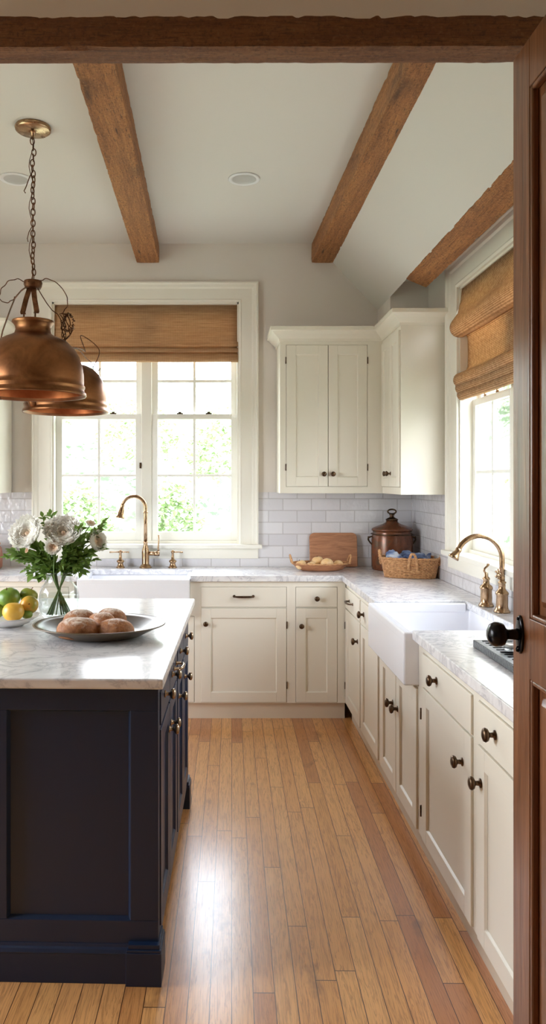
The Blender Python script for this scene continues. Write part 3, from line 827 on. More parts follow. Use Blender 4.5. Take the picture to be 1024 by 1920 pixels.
# ================================================================== PENDANTS
def pendant(px, py, label, chain, cx, cy, k=1.0):
    zr = 1.93
    root = thing('pendant_light', label, 'pendant lamp', (cx, cy, zr), 0, None)
    c = (cx, cy, 0); S = 1/400*k
    o = lambda y: zr+(735-y)*S
    nk_ = 1 if chain else .58
    outer = [(38,603),(39,606),(36,609),(33,614),(32,620),(34,627),(40,631),(52,636),(65,643),(77,655),(86,670),(91,686),(93.5,702),(94,716),(93.5,722),(96,725),(96,728),(94.5,731),(95,735),(98,738),(99,742),(98,744)]
    outer = [((r*nk_ if y < 632 else r), y) for r, y in outer]
    inner = [(96,743),(92,738),(91,728),(91,716),(90.5,702),(88,687),(83,672),(74,658),(62,646),(48,639),(30,634),(10,632),(0,632)]
    MB().lathe([(r*S, o(y)) for r, y in outer+inner[:2]], c, 64, cap=False).build('shade', 'copper', root)
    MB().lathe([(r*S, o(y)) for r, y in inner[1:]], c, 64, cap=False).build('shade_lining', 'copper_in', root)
    MB().lathe([(0,o(632)),(12*S,o(632)),(13*S,o(650)),(8*S,o(655)),(0,o(655))], c, 24).build('lamp_socket', 'strap', root)
    MB().lathe([(0,o(655)),(9*S,o(657)),(15*S,o(672)),(16*S,o(684)),(11*S,o(696)),(0,o(700))], c, 24).build('bulb', 'china', root)
    MB().lathe([(0,o(604.5)),(30*S*nk_,o(604.5)),(33*S*nk_,o(607)),(33*S*nk_,o(610))], c, 40).build('cap', 'copper', root)
    if chain:
        col_ = MB().lathe([(0,o(542)),(14*S,o(542)),(16*S,o(538)),(17*S,o(530)),(16*S,o(528)),(0,o(528))], c, 28)
        for a in range(10):
            col_.lathe([(0,0),(.004,0),(.003,.003),(0,.0035)], (cx+16.5*S*math.cos(a*.63), cy+16.5*S*math.sin(a*.63), o(534)), 8)
        col_.build('collar', 'strap', root)
        X = lambda px_: cx+(px_-62)*S
        # two flat centre straps and two curved outer ones
        for pts, side in (([(X(57),cy-.012,o(542)),(X(52),cy-.03,o(565)),(X(47),cy-.04,o(590)),(X(48),cy-.04,o(594))], (1,0,0)),
                          ([(X(64),cy-.012,o(542)),(X(68),cy-.03,o(565)),(X(73),cy-.04,o(588)),(X(72),cy-.04,o(592))], (1,0,0))):
            MB().strap(pts, .024, .003, side).build('strap', 'strap', root)
        for q in (49, 70):
            MB().tube([(X(q),cy-.04,o(590)),(X(q),cy-.04,o(605))], .004, 8).build('strap_bolt', 'strap', root)
        lft = [(X(52),cy,o(537)),(X(40),cy,o(546)),(X(28),cy,o(560)),(X(20),cy,o(580)),(X(12),cy,o(602)),(X(5),cy,o(622)),(X(1),cy,o(640)),(X(-3),cy,o(652))]
        rgt = [(X(70),cy,o(540)),(X(78),cy,o(554)),(X(88),cy,o(570)),(X(98),cy,o(583)),(X(108),cy,o(590)),(X(114),cy,o(600)),(X(117),cy,o(622)),(X(123),cy,o(640)),(X(122),cy,o(648))]
        MB().strap(lft, .010, .004, (0,1,0)).build('strap', 'strap', root)
        MB().strap(rgt, .010, .004, (0,1,0)).build('strap', 'strap', root)
        lp = [(X(46),o(530)),(X(32),o(524)),(X(14),o(530)),(X(2),o(545)),(X(-1),o(560)),(X(8),o(568)),(X(20),o(566)),(X(28),o(558))]
        rp = [(X(76),o(527)),(X(90),o(524)),(X(108),o(533)),(X(122),o(550)),(X(127),o(568)),(X(122),o(582)),(X(112),o(591))]
        for P in (lp, rp): MB().tube([(x_, cy+.008*math.sin(i), z_) for i, (x_, z_) in enumerate(smooth_path(P))], .0022, 8).build('wire_loop', 'strap', root)
        # tangle of wire at the right arm
        r2 = random.Random(3)
        for q in range(5):
            pts = []; n = 26
            for i in range(n+1):
                t_ = i/n
                bx_ = 118+14*math.sin(PI*t_)*(1 if q % 2 else .1)+4*math.sin(t_*11+q*2); by_ = 590+55*t_+3*math.sin(t_*17+q)
                pts.append((X(bx_), cy+.02*math.sin(t_*9+q*1.7), o(by_)))
            MB().tube(pts, .0022+.0006*(q % 2), 6).build('tangled_wire', 'strap', root)
        for q in range(1):
            m_ = MB()
            for i in range(46):
                t_ = i/46; ph = t_*PI*2
                m_.tube([(X(128+9*math.cos(ph)+r2.uniform(-3,3)), cy+r2.uniform(-.02,.02), o(606+16*math.sin(ph)+r2.uniform(-3,3))) for _ in range(4)], .0016, 5)
            m_.build('tangled_wire', 'strap', root)
        MB().lathe([(0,0),(12*S,0),(10*S,8*S),(6*S,14*S),(0,16*S)], (X(-3), cy, o(662)), 16).build('arm_bracket', 'strap', root)
        MB().lathe([(0,0),(9*S,0),(8*S,5*S),(4*S,9*S),(0,10*S)], (X(122), cy, o(652)), 16).build('arm_bracket', 'strap', root)
        MB().lathe([(0,0),(.008,0),(.011,.010),(.009,.026),(.004,.03),(0,.03)], (X(2), cy-.2, o(760)), 12).tube([(X(3),cy-.2,o(753)),(X(12),cy-.2,o(756)),(X(26),cy-.2,o(759)),(X(25),cy-.2,o(756)),(X(14),cy-.2,o(752))], .002, 6).build('rim_hook', 'strap', root)
        # chain
        cm = MB(); z = o(528); k_ = 0; zt = ZC-.02
        L = .034; step = .0255
        while z < zt:
            lean = .0
            pts = []
            for i in range(14):
                a = 2*PI*i/14; h_ = math.sin(a)*L/2; w_ = math.cos(a)*.0095
                jx = .004*math.sin(k_*1.3)
                if k_ % 2: pts.append((cx+jx+w_, cy, z+L/2+h_))
                else: pts.append((cx+jx, cy+w_, z+L/2+h_))
            cm.T = TL(cx, cy, 0) @ RZ(35+k_*7) @ TL(-cx, -cy, 0)
            cm.tube(pts, .0026, 7, True); z += step; k_ += 1
        cm.T = I4
        cm.build('chain', 'strap', root)
        wr = [(cx-.006+.01*math.sin(i*.9), cy-.012, o(528)+(ZC-.05-o(528))*i/24) for i in range(25)]
        MB().tube(wr, .0018, 6).build('cable', 'strap', root)
        MB().tube([(cx+.004,cy-.015,2.96),(cx-.01,cy-.02,2.93),(cx-.028,cy-.02,2.88),(cx-.037,cy-.02,2.862),(cx-.03,cy-.02,2.852)], .0024, 6).build('cable_tail', 'strap', root)
        MB().tube([(cx+.0,cy-.015,2.70),(cx-.014,cy-.02,2.67),(cx-.022,cy-.02,2.64),(cx-.018,cy-.02,2.625)], .002, 6).build('cable_tail', 'strap', root)
        MB().lathe([(0,ZC),(.082,ZC),(.084,ZC-.006),(.082,ZC-.016),(.074,ZC-.022),(.03,ZC-.026),(.012,ZC-.03),(.01,ZC-.045),(0,ZC-.045)], c, 48).build('ceiling_rose', 'brass', root)
    return root, o
def smooth_path(P, n=6):
    out = []; N = len(P)
    for i in range(N-1):
        p0, p1, p2, p3 = [Vector(P[min(max(j, 0), N-1)]) for j in (i-1, i, i+1, i+2)]
        for k in range(n):
            t = k/n
            out.append(.5*((2*p1)+(p2-p0)*t+(2*p0-5*p1+4*p2-p3)*t*t+(3*p1-p0-3*p2+p3)*t**3))
    out.append(Vector(P[-1])); return [tuple(v) for v in out]
pa, oa = pendant(0, 0, 'large domed copper pendant hanging on a chain in front, above the island', True, -.8825, 3.5)
pb, ob = pendant(0, 0, 'domed copper pendant farther back, partly hidden behind the one on the chain', False, -.907, 4.35)
# the second lamp hangs by a curl of wire from the arm of the first
P = [(-.745, 3.5, oa(650)), (-.70, 3.7, oa(640)), (-.72, 3.95, oa(628)), (-.78, 4.15, 2.32), (-.70, 4.28, 2.262), (-.745, 4.33, 2.165)]
MB().tube([tuple(v) for v in smooth_path(P)], .0028, 6).build('hanging_wire', 'strap', pb)
P = [tuple(at(130,655,3.55)), tuple(at(146,655,3.8)), tuple(at(162,672,4.2)), tuple(at(173,682,4.3)), tuple(at(175,697,4.34))]
MB().tube([tuple(v) for v in smooth_path(P)], .0022, 6).build('hanging_wire', 'strap', pb)
P = [tuple(at(172,694,4.3)), tuple(at(178,697,4.3)), tuple(at(186,694,4.3)), tuple(at(188,690,4.3))]
MB().tube([tuple(v) for v in smooth_path(P)], .002, 6).build('hanging_wire', 'strap', pb)
c = at(62, 752, 4.16)
MB().lathe([(0,.022),(.020,.020),(.036,.012),(.034,.0),(.025,-.012),(.022,-.03),(0,-.034)], c, 24).build('rim_boss', 'copper', pb)
q = at(4, 755, 4.6)
# ---- downlights
def downlight(x, y, label):
    r = thing('downlight', label, 'recessed light', (x, y, ZC), 0, 'round recessed downlights in the flat ceiling')
    MB().lathe([(.062,ZC-.0005),(.088,ZC-.0005),(.088,ZC-.004),(.082,ZC-.007),(.068,ZC-.006),(.062,ZC-.0005)], (x, y, 0), 48, cap=False).build('trim_ring', 'chrome', r)
    MB().lathe([(.066,ZC-.005),(.05,ZC-.002),(.044,ZC-.0015),(.0,ZC-.0015)], (x, y, 0), 40, cap=False).build('lens', 'can', r)
downlight(.126, 4.10, 'white round downlight in the ceiling between the two long beams')
downlight(-1.128, 4.10, 'white round downlight at the left edge, beside the pendant chain')

# ================================================================== FAUCETS
def arcp(cx, cy, cz, r, a0, a1, n=20):
    return [(cx+r*math.cos(R(a0+(a1-a0)*i/n)), cy, cz+r*math.sin(R(a0+(a1-a0)*i/n))) for i in range(n+1)]
fx, fy = -.521, 5.135
f = thing('faucet', 'brass gooseneck faucet with a side lever, standing behind the far sink', 'faucet', (fx, fy, TOP))
MB().lathe([(0,0),(.043,0),(.043,.006),(.036,.012),(.034,.018),(.028,.022),(.025,.03),(.026,.09),(.027,.105),(.024,.125),(.015,.150),(.013,.168),(.016,.172),(.016,.178),(.0145,.18),(0,.18)], (fx, fy, TOP), 36).build('body', 'brass', f)
m = MB(); m.tube([(fx, fy, TOP+.175), (fx, fy, 1.27)]+arcp(fx-.08, fy, 1.325, .08, 0, 168), .0125, 16)
m.lathe([(0,-.006),(.0165,-.006),(.0165,.006),(0,.006)], (fx, fy, 1.295), 24)
m.build('spout', 'brass', f)
Hm = TL(fx-.1575, fy, 1.345) @ RY(12)
MB(Hm).lathe([(0,.01),(.0135,.01),(.0145,.0),(.013,-.012),(.015,-.02),(.022,-.05),(.024,-.075),(.032,-.082),(.033,-.09),(0,-.09)], n=28).build('spray_head', 'brass', f)
m = MB(); m.tube([(fx+.02, fy, TOP+.098), (fx+.058, fy, TOP+.098), (fx+.060, fy, TOP+.098)], .014, 18).tube([(fx+.060, fy, TOP+.098), (fx+.096, fy, TOP+.098)], .017, 18)
m.build('valve', 'brass', f)
MB().tube([(fx+.088, fy, TOP+.11), (fx+.087, fy, TOP+.14), (fx+.091, fy, TOP+.19), (fx+.09, fy, TOP+.225)], [.006,.006,.004,.006], 12).build('lever', 'brass', f)
def tap(x, label, arms):
    t = thing('tap_handle', label, 'tap', (x, fy, TOP))
    MB().lathe([(0,0),(.030,0),(.030,.005),(.023,.012),(.018,.028),(.020,.036),(.027,.042),(.025,.05),(.012,.058),(.009,.08),(.008,.10),(.011,.104),(.012,.112),(.007,.12),(0,.123)], (x, fy, TOP), 28).build('base', 'brass', t)
    m = MB()
    for a in arms: m.tube([(x, fy, TOP+.108), (x+a*.6, fy, TOP+.108), (x+a, fy, TOP+.107)], [.0055,.004,.006], 10)
    m.build('cross_bar', 'brass', t)
tap((226-CX)/272.6, 'small brass tap left of the far faucet with a long cross bar', (-.075, .058))
tap((324-CX)/272.6, 'small brass tap right of the far faucet with a one-sided bar', (.07, -.012))

gx, gy = 1.275, 3.39
f = thing('faucet', 'brass gooseneck faucet beside the right window, arching over the near sink', 'faucet', (gx, gy, TOP))
MB().lathe([(0,0),(.036,0),(.036,.006),(.032,.012),(.028,.018),(.026,.03),(.026,.078),(.030,.084),(.028,.092),(.020,.1),(.015,.108),(.015,.13),(.018,.133),(.018,.139),(.0125,.142),(.0125,.165),(0,.166)], (gx, gy, TOP), 36).build('body', 'brass', f)
MB().tube([(gx, gy, TOP+.13), (gx, gy, 1.13)]+arcp(gx-.103, gy, 1.158, .103, 0, 158, 26), .0118, 16).build('spout', 'brass', f)
e = (gx-.103+.103*math.cos(R(158)), gy, 1.158+.103*math.sin(R(158)))
MB(TL(*e) @ RY(32)).lathe([(0,.008),(.0135,.008),(.0145,-.002),(.013,-.008),(.020,-.030),(.0245,-.036),(.0245,-.044),(0,-.044)], n=28).build('spray_head', 'brass', f)
m = MB()
for a in (0, 72, 144, 216, 288):
    m.tube([(gx-.02, gy-.012, TOP+.175), (gx-.024+.012*math.cos(R(a)), gy-.012, TOP+.175+.024*math.sin(R(a)))], [.004,.006], 8)
m.tube([(gx, gy, TOP+.155),(gx-.022,gy-.01,TOP+.175)], .005, 8)
m.build('cross_handle', 'brass', f)
sx_, sy_ = 1.262, 3.555
f = thing('soap_dispenser', 'short ornate brass soap dispenser just left of the right faucet', 'soap dispenser', (sx_, sy_, TOP))
MB().lathe([(0,0),(.035,0),(.035,.006),(.03,.014),(.026,.02),(.027,.04),(.026,.078),(.03,.084),(.03,.090),(.026,.098),(.016,.106),(.014,.125),(.018,.13),(.016,.136),(.009,.142),(.008,.16),(0,.162)], (sx_, sy_, TOP), 32).build('body', 'brass', f)
P = [(sx_, sy_, TOP+.155), (sx_-.01, sy_, TOP+.168), (sx_-.007, sy_, TOP+.18), (sx_+.004, sy_, TOP+.19), (sx_+.012, sy_, TOP+.2), (sx_+.003, sy_, TOP+.197)]
MB().tube([tuple(v) for v in smooth_path(P)], .0048, 10).build('pump_top', 'brass', f)
lk = tag(MB(TR).lathe([(0,0),(.012,0),(.012,.006),(.006,.01),(.006,.02),(0,.02)], (-3.43,.03,1.111), 14).tube([(-3.43,.03,1.128),(-3.40,.02,1.135),(-3.375,.015,1.15)], .0045, 8).lathe([(0,0),(.01,.004),(.01,.012),(0,.016)], (-3.372,.015,1.146), 12)
    .build('window_crank', 'brass', loc=TR @ Vector((-3.43,.03,1.111))), 'tiny brass window crank on the sill behind the right faucet', 'window crank')

# ================================================================== ON THE FAR WORKTOP
# cutting board
w_, h_ = .33, .235; r_ = .035
ol = []
for cxx, czz, a0 in ((w_/2-r_, h_-r_, 0), (-w_/2+r_, h_-r_, 90), (-w_/2+.012, .012, 180), (w_/2-.012, .012, 270)):
    rr = r_ if czz > .1 else .012
    for i in range(7): a = R(a0+15*i); ol.append((cxx+rr*math.cos(a), czz+rr*math.sin(a)))
Tb = TL((626-CX)/F*5.16, 5.165, TOP+.003) @ RX(-8)
cb = MB(Tb).prism(ol, -.009, .009).build('cutting_board', 'board', A=Tb, bevel=.003)
tag(cb, 'pinkish wooden cutting board leaning on the tiles behind the onion tray', 'cutting board')
# oval tray with onions
tx, ty = (600-CX)/F*5.0, 4.985
tr = thing('oval_tray', 'oval wood tray with rope loop handles, on the worktop in front of the cutting board', 'tray', (tx, ty, TOP))
MB().lathe([(0,.001),(.12,.001),(.15,.010),(.188,.045),(.192,.05),(.187,.051),(.148,.018),(.12,.010),(0,.010)], (tx, ty, TOP), 48, 1, .62).build('dish', 'board', tr)
MB().tube([(tx+.189*math.cos(a), ty+.117*math.sin(a), TOP+.05) for a in [2*PI*i/48 for i in range(48)]], .0055, 8, True).build('rim', 'wicker', tr)
for s in (-1, 1):
    pts = [(tx+s*(.188+.014*math.sin(PI*i/12)), ty-.05*math.cos(PI*i/12), TOP+.048+.055*math.sin(PI*i/12)) for i in range(13)]
    MB().tube(pts, .006, 8).build('handle', 'wicker', tr)
def fruit(name, label, cat, c, r, mat, sq=1.0, stem=True, group=None, tilt=(0,0), lob=0, dimple=.12):
    rt = thing(name, label, cat, (c[0], c[1], c[2]-r*sq), 0, group) if stem else None
    prof = []; n = 18
    for i in range(n+1):
        a = -PI/2+PI*i/n; rr = math.cos(a); z = math.sin(a)
        d = dimple*(abs(z)**8); z = z*(1-d*1.2)
        if abs(z) > .96: pass
        prof.append((max(r*rr, 0), r*sq*z))
    A = RX(tilt[0]) @ RY(tilt[1])
    m = MB().lathe(prof, c, 26, A=A)
    if lob:
        cc = Vector(c)
        m.v = [cc+(p-cc)*(1+lob*noise.noise((p-cc)*22+Vector(c)*5)) for p in m.v]
    if not stem:
        o = m.build(name, mat, loc=c); return tag(o, label, cat, group)
    m.build('flesh', mat, rt)
    e = Vector(c)+A.to_3x3() @ Vector((0,0,r*sq*.84)); e2 = Vector(c)+A.to_3x3() @ Vector((.003,0,r*sq*1.1))
    MB().tube([e, (e+e2)/2, e2], [.0022,.0016,.0022], 7).build('stem', 'strap', rt)
    return rt
g = 'pale yellow onions on the oval tray'
for i, (px_, z_, r_, dy, lb) in enumerate(((563,.047,.036,-.03,'leftmost pale onion on the oval tray'), (581,.043,.031,-.045,'low pale onion second from the left on the oval tray'),
        (596,.062,.040,.03,'rear onion with a pointed top on the oval tray'), (611,.053,.043,-.04,'largest round onion front centre of the oval tray'), (633,.049,.034,-.01,'rightmost pale onion on the oval tray'))):
    fruit('onion', lb, 'onion', ((px_-CX)/F*5.0, ty+dy, TOP+.008+r_*.9+(.012 if i == 2 else .0)), r_, 'onion', .9, True, g, (rnd.uniform(-30,30), rnd.uniform(-30,30)), .08)
# copper pot
kx, ky = (735-CX)/F*5.04, 5.04
po = thing('lidded_pot', 'tall old copper pot with domed lid standing in the worktop corner', 'pot', (kx, ky, TOP))
MB().lathe([(0,0),(.130,0),(.134,.006),(.136,.02),(.138,.10),(.137,.2),(.132,.235),(.127,.25),(.129,.262),(.124,.262),(.120,.24),(0,.24)], (kx, ky, TOP), 48).build('body', 'pot', po)
MB().lathe([(0,.262),(.134,.262),(.136,.270),(.130,.278),(.10,.292),(.065,.305),(.045,.315),(.036,.33),(0,.33)], (kx, ky, TOP), 48).build('lid', 'pot', po)
m = MB().lathe([(0,.33),(.040,.33),(.042,.338),(.03,.346),(.016,.352),(.013,.362),(.02,.37),(.012,.376),(0,.377)], (kx, ky, TOP), 28)
m.tube([(kx+.028*math.cos(a), ky, TOP+.39+.015*math.sin(a)) for a in [2*PI*i/20 for i in range(20)]], .0055, 8, True)
m.build('finial', 'bronze', po)
for s in (-1, 1):
    m = MB().tube([(kx+s*(.132+.028*math.sin(PI*i/10)), ky, TOP+.165+.058*i/10+.012*math.sin(PI*i/10)) for i in range(11)], .0055, 8)
    m.lathe([(0,0),(.006,.002),(.006,.01),(0,.012)], (kx+s*.158, ky, TOP+.212), 10)
    m.build('handle', 'bronze', po)
MB().tube([(kx+.1385*math.cos(a), ky+.1385*math.sin(a), TOP+.24) for a in [2*PI*i/48 for i in range(48)]], .004, 6, True).build('band', 'bronze', po)
# wicker basket
bxx, byy = 1.172, 4.635; ba = -16
TW = TL(bxx, byy, TOP) @ RZ(ba)
bk = thing('wicker_basket', 'oblong wicker basket with braided handles, on the worktop corner beside the copper pot', 'basket', (bxx, byy, TOP), R(ba))
def sup(a, A_, B_, n=3.6):
    c_, s_ = math.cos(a), math.sin(a)
    return (A_*math.copysign(abs(c_)**(2/n), c_), B_*math.copysign(abs(s_)**(2/n), s_))
m = MB(TW); NR = 15; NP = 132
for k in range(NR):
    z = .006+k*.0078; fl_ = 1+.16*k/NR; pts = []
    for i in range(NP):
        a = 2*PI*i/NP; x_, y_ = sup(a, .150*fl_, .088*fl_)
        wv = .0028*math.cos(PI*(i//2 % 2)+PI*k)*1
        L_ = math.hypot(x_, y_); pts.append((x_*(1+wv/L_), y_*(1+wv/L_), z+(.0012*math.sin(i*1.7+k))))
    m.tube(pts, .0042, 6, True)
m.build('woven_wall', 'wicker', bk)
m = MB(TW)
for i in range(0, NP, 4):
    a = 2*PI*(i+1.0)/NP; x_, y_ = sup(a, .150, .088); X_, Y_ = sup(a, .150*1.16, .088*1.16)
    m.tube([(x_, y_, .002), (X_, Y_, .118)], .0034, 5)
m.build('stakes', 'wicker', bk)
m = MB(TW); m.add([(*sup(2*PI*i/40, .146, .085), .003) for i in range(40)], [tuple(range(40))]); m.build('base', 'wicker', bk, solid=.004)
m = MB(TW)
for ph in (0, PI):
    m.tube([(sup(2*PI*i/NP, .176, .104)[0], sup(2*PI*i/NP, .176, .104)[1]+.0035*math.sin(i*1.1+ph), .121+.0035*math.cos(i*1.1+ph)) for i in range(NP)], .0045, 6, True)
m.build('rim', 'wicker', bk)
for s in (-1, 1):
    m = MB(TW)
    for ph in (0, 2.1, 4.2):
        pts = []
        for i in range(27):
            t_ = PI*i/26; w2_ = .005
            pts.append((s*(.174+.012*math.sin(t_))+w2_*math.cos(i*1.0+ph), -.045*math.cos(t_), .085+.075*math.sin(t_)+w2_*math.sin(i*1.0+ph)))
        m.tube(pts, .0055, 7)
    m.build('handle', 'wicker', bk)
m = MB(TW)
for ph in (0, 2.1, 4.2):
    m.tube([(.02+.022*math.cos(PI*i/24)*1.2+.004*math.cos(i+ph), -.105-.004*math.sin(i+ph)-.006*math.sin(PI*i/24), .055+.10*math.sin(PI*i/24)) for i in range(25)], .0052, 7)
m.build('handle', 'wicker', bk)
# cloth heaps
def cloth(name, label, c, wx, wy, h, seed):
    n = 34; vs = []; fs = []
    for j in range(n):
        for i in range(n):
            u, v = i/(n-1)*2-1, j/(n-1)*2-1
            q = Vector((u*2.2+seed, v*2.2, seed*1.3))
            z = h*(.55+.75*noise.noise(q)+.28*abs(noise.noise(q*2.9)))
            z -= .012*max(abs(u), abs(v))**6
            vs.append(TW @ Vector((c[0]+u*wx+.012*noise.noise(q*2), c[1]+v*wy+.012*noise.noise(q*2+Vector((5,5,5))), c[2]+z)))
    for j in range(n-1):
        for i in range(n-1): a = j*n+i; fs.append((a, a+1, a+n+1, a+n))
    o = MB().add(vs, fs, True).build(name, 'cloth', loc=TW @ Vector(c), solid=.004)
    return tag(o, label, 'cloth')
cloth('folded_cloth', 'crumpled blue and white kitchen cloth heaped in the wicker basket', (-.01, 0, .098), .13, .072, .06, 2.2)
cloth('folded_cloth', 'darker blue cloth folded underneath in the wicker basket', (.03, .0, .05), .105, .066, .03, 7.7)
# canister at left edge
o = thing('canister', 'reddish clay canister at the left edge of the far worktop', 'canister', (-1.56, 5.02, TOP))
MB().lathe([(0,0),(.07,0),(.085,.02),(.088,.1),(.08,.15),(.07,.16),(.07,.17),(0,.17)], (-1.56, 5.02, TOP), 32).build('body', 'canister', o)
MB().lathe([(0,.17),(.074,.17),(.07,.185),(.02,.19),(.016,.21),(0,.213)], (-1.56, 5.02, TOP), 32).build('lid', 'wicker', o)

# dark slate board near the door
TSb = TL(.905, 2.15, TOP) @ RZ(0)
sb = thing('serving_board', 'thick black slate board on the worktop behind the iron door knob', 'board', (1.06, 2.42, TOP))
MB().box(.905, 1.24, 2.15, 2.685, TOP, TOP+.026).build('slab', 'slate', sb, bevel=.003)
m = MB()
for i in range(15):
    y_ = 2.18+i*.034
    m.box(.93, 1.21, y_, y_+.006, TOP+.026, TOP+.0285)
m.build('ridges', 'slate', sb)
def small_glass(x, y, label, s=1.0):
    g = thing('glass_dish', label, 'glass dish', (x, y, TOP+.0285))
    z = TOP+.0287
    MB().lathe([(0,.0),(.022,.0),(.03,.004),(.034,.012),(.042,.026),(.044,.028),(.041,.028),(.03,.013),(.022,.008),(0,.007)], (x, y, z), 28).build('bowl', 'glass', g)
    MB().lathe([(0,.009),(.024,.009),(.033,.018),(.02,.021),(0,.022)], (x, y, z), 24).build('salt', 'china', g)
small_glass(.975, 2.50, 'small clear glass dish of salt on the black slate board')
o = thing('candle_snuffer', None, None); bpy.data.objects.remove(o)
sp_ = thing('iron_trivet', 'small black iron dish on the slate board beside the glass dish', 'dish', (1.09, 2.50, TOP+.0285))
MB().lathe([(0,0),(.03,0),(.045,.008),(.052,.02),(.054,.022),(.05,.022),(.04,.010),(0,.006)], (1.09, 2.50, TOP+.0287), 28).build('dish', 'iron', sp_)
MB().lathe([(0,0),(.008,0),(.006,.012),(.012,.02),(.008,.03),(0,.032)], (1.09, 2.50, TOP+.034), 16).build('knob', 'pewter', sp_)

# ================================================================== ON THE ISLAND
# bread plate
px0, py0 = (187-CX)/F*2.86, 2.86
pt = thing('serving_plate', 'shallow oval pewter plate holding five bread rolls on the island', 'plate', (px0, py0, ZT))
MB().lathe([(0,0),(.13,0),(.165,.005),(.225,.034),(.248,.043),(.251,.046),(.247,.048),(.222,.042),(.165,.012),(.13,.0065),(0,.0065)], (px0, py0, ZT), 64, 1, .86).build('dish', 'pewter', pt)
MB().tube([(px0+.2495*math.cos(a), py0+.2495*.86*math.sin(a), ZT+.046) for a in [2*PI*i/64 for i in range(64)]], .003, 8, True).build('rim', 'pewter', pt)
def roll(x, y, a, b, h, rz, label):
    vs = []; fs = []; n, m_ = 32, 18; A = TL(x, y, ZT+.0072) @ RZ(rz)
    for i in range(m_+1):
        t = PI*i/m_-PI/2
        for k in range(n):
            p = 2*PI*k/n; c_ = max(math.cos(t), 0)**.75; z = math.sin(t)
            zz = h*(.36+.64*z) if z > 0 else h*(.36+.36*math.copysign(abs(z)**.6, z))
            q = Vector((a*c_*math.cos(p), b*c_*math.sin(p), zz))
            q *= 1+.05*noise.noise(q*18+Vector((x*9, y*9, 0)))
            q.z = max(q.z, 0); vs.append(A @ q)
    for i in range(m_):
        for k in range(n): c1, c2 = i*n+k, i*n+(k+1) % n; fs.append((c1, c2, c2+n, c1+n))
    o = MB().add(vs, fs, True).build('bread_roll', 'roll', A=A)
    return tag(o, label, 'bread roll', 'bread rolls on the pewter plate')
def IX(px_, Y): return (px_-CX)/F*Y
roll(IX(147,2.77), 2.765, .081, .062, .078, 10, 'large flour-dusted bread roll at the front left of the plate')
roll(IX(216,2.78), 2.78, .071, .056, .070, -8, 'bread roll at the front right of the plate')
roll(IX(150,2.93), 2.93, .066, .05, .080, 15, 'bread roll at the back left of the plate, nearest the vase')
roll(IX(190,2.885), 2.888, .058, .045, .076, -20, 'bread roll wedged in the middle of the five on the plate')
roll(IX(208,2.96), 2.965, .064, .05, .078, -15, 'bread roll at the back right of the plate')
# fruit bowl
bx0, by0 = IX(16, 3.06), 3.06
fb = thing('fruit_bowl', 'low white china bowl of fruit at the left edge of the island', 'bowl', (bx0, by0, ZT))
MB().lathe([(0,0),(.06,0),(.065,.005),(.09,.012),(.122,.034),(.128,.040),(.124,.041),(.088,.02),(.06,.011),(0,.010)], (bx0, by0, ZT), 48).build('dish', 'china', fb)
MB().lathe([(0,0),(.05,0),(.05,.004),(0,.004)], (bx0, by0, ZT-.0), 32).build('foot', 'china', fb)
def F3(px_, py_, Y): v = at(px_, py_, Y); return (v.x, v.y, v.z)
fruit('green_apple', 'big green apple on top at the left edge of the fruit bowl', 'apple', F3(17,1121,3.08), .046, 'green', .93, True, None, (20,-10))
fruit('green_apple', 'green and gold apple behind the others, nearest the vase', 'apple', F3(54,1117,3.13), .038, 'olive', .9, True, None, (-10,20))
fruit('peach', 'golden yellow round fruit at the front of the bowl', 'fruit', F3(25,1147,2.985), .043, 'yellow', .93, False)
fruit('yellow_apple', 'yellow apple turned to show its green blossom end, right side of the bowl', 'apple', F3(55,1134,3.045), .037, 'blush', .95, True, None, (75,10))
fruit('lime', 'small dark green lime low at the right of the fruit bowl', 'lime', F3(51,1152,3.02), .022, 'green', .85, False)
fruit('green_apple', 'green apple low at the left rear of the fruit bowl', 'apple', (bx0-.05, by0-.0, ZT+.062), .036, 'green', .93, True, None, (10,10))

# vase
vx, vy = IX(110.5, 3.21), 3.21
va = thing('glass_vase', 'round clear glass vase of water and stems on the island', 'vase', (vx, vy, ZT))
vo = [(0,.0),(.05,.0),(.064,.004),(.078,.022),(.086,.05),(.0875,.085),(.085,.11),(.076,.135),(.062,.152),(.055,.162),(.053,.175),(.056,.19),(.063,.200)]
vi = [(.0605,.2005),(.053,.19),(.0502,.175),(.0522,.161),(.0595,.150),(.073,.133),(.082,.109),(.0845,.085),(.083,.05),(.075,.025),(.06,.012),(.0,.010)]
MB().lathe(vo+vi, (vx, vy, ZT), 48, cap=False).build('vase_wall', 'glass', va)
MB().lathe([(0,.0105),(.0595,.0125),(.0745,.0255),(.0825,.05),(.084,.085),(.083,.102),(0,.102)], (vx, vy, ZT), 48).build('water', 'water', va)

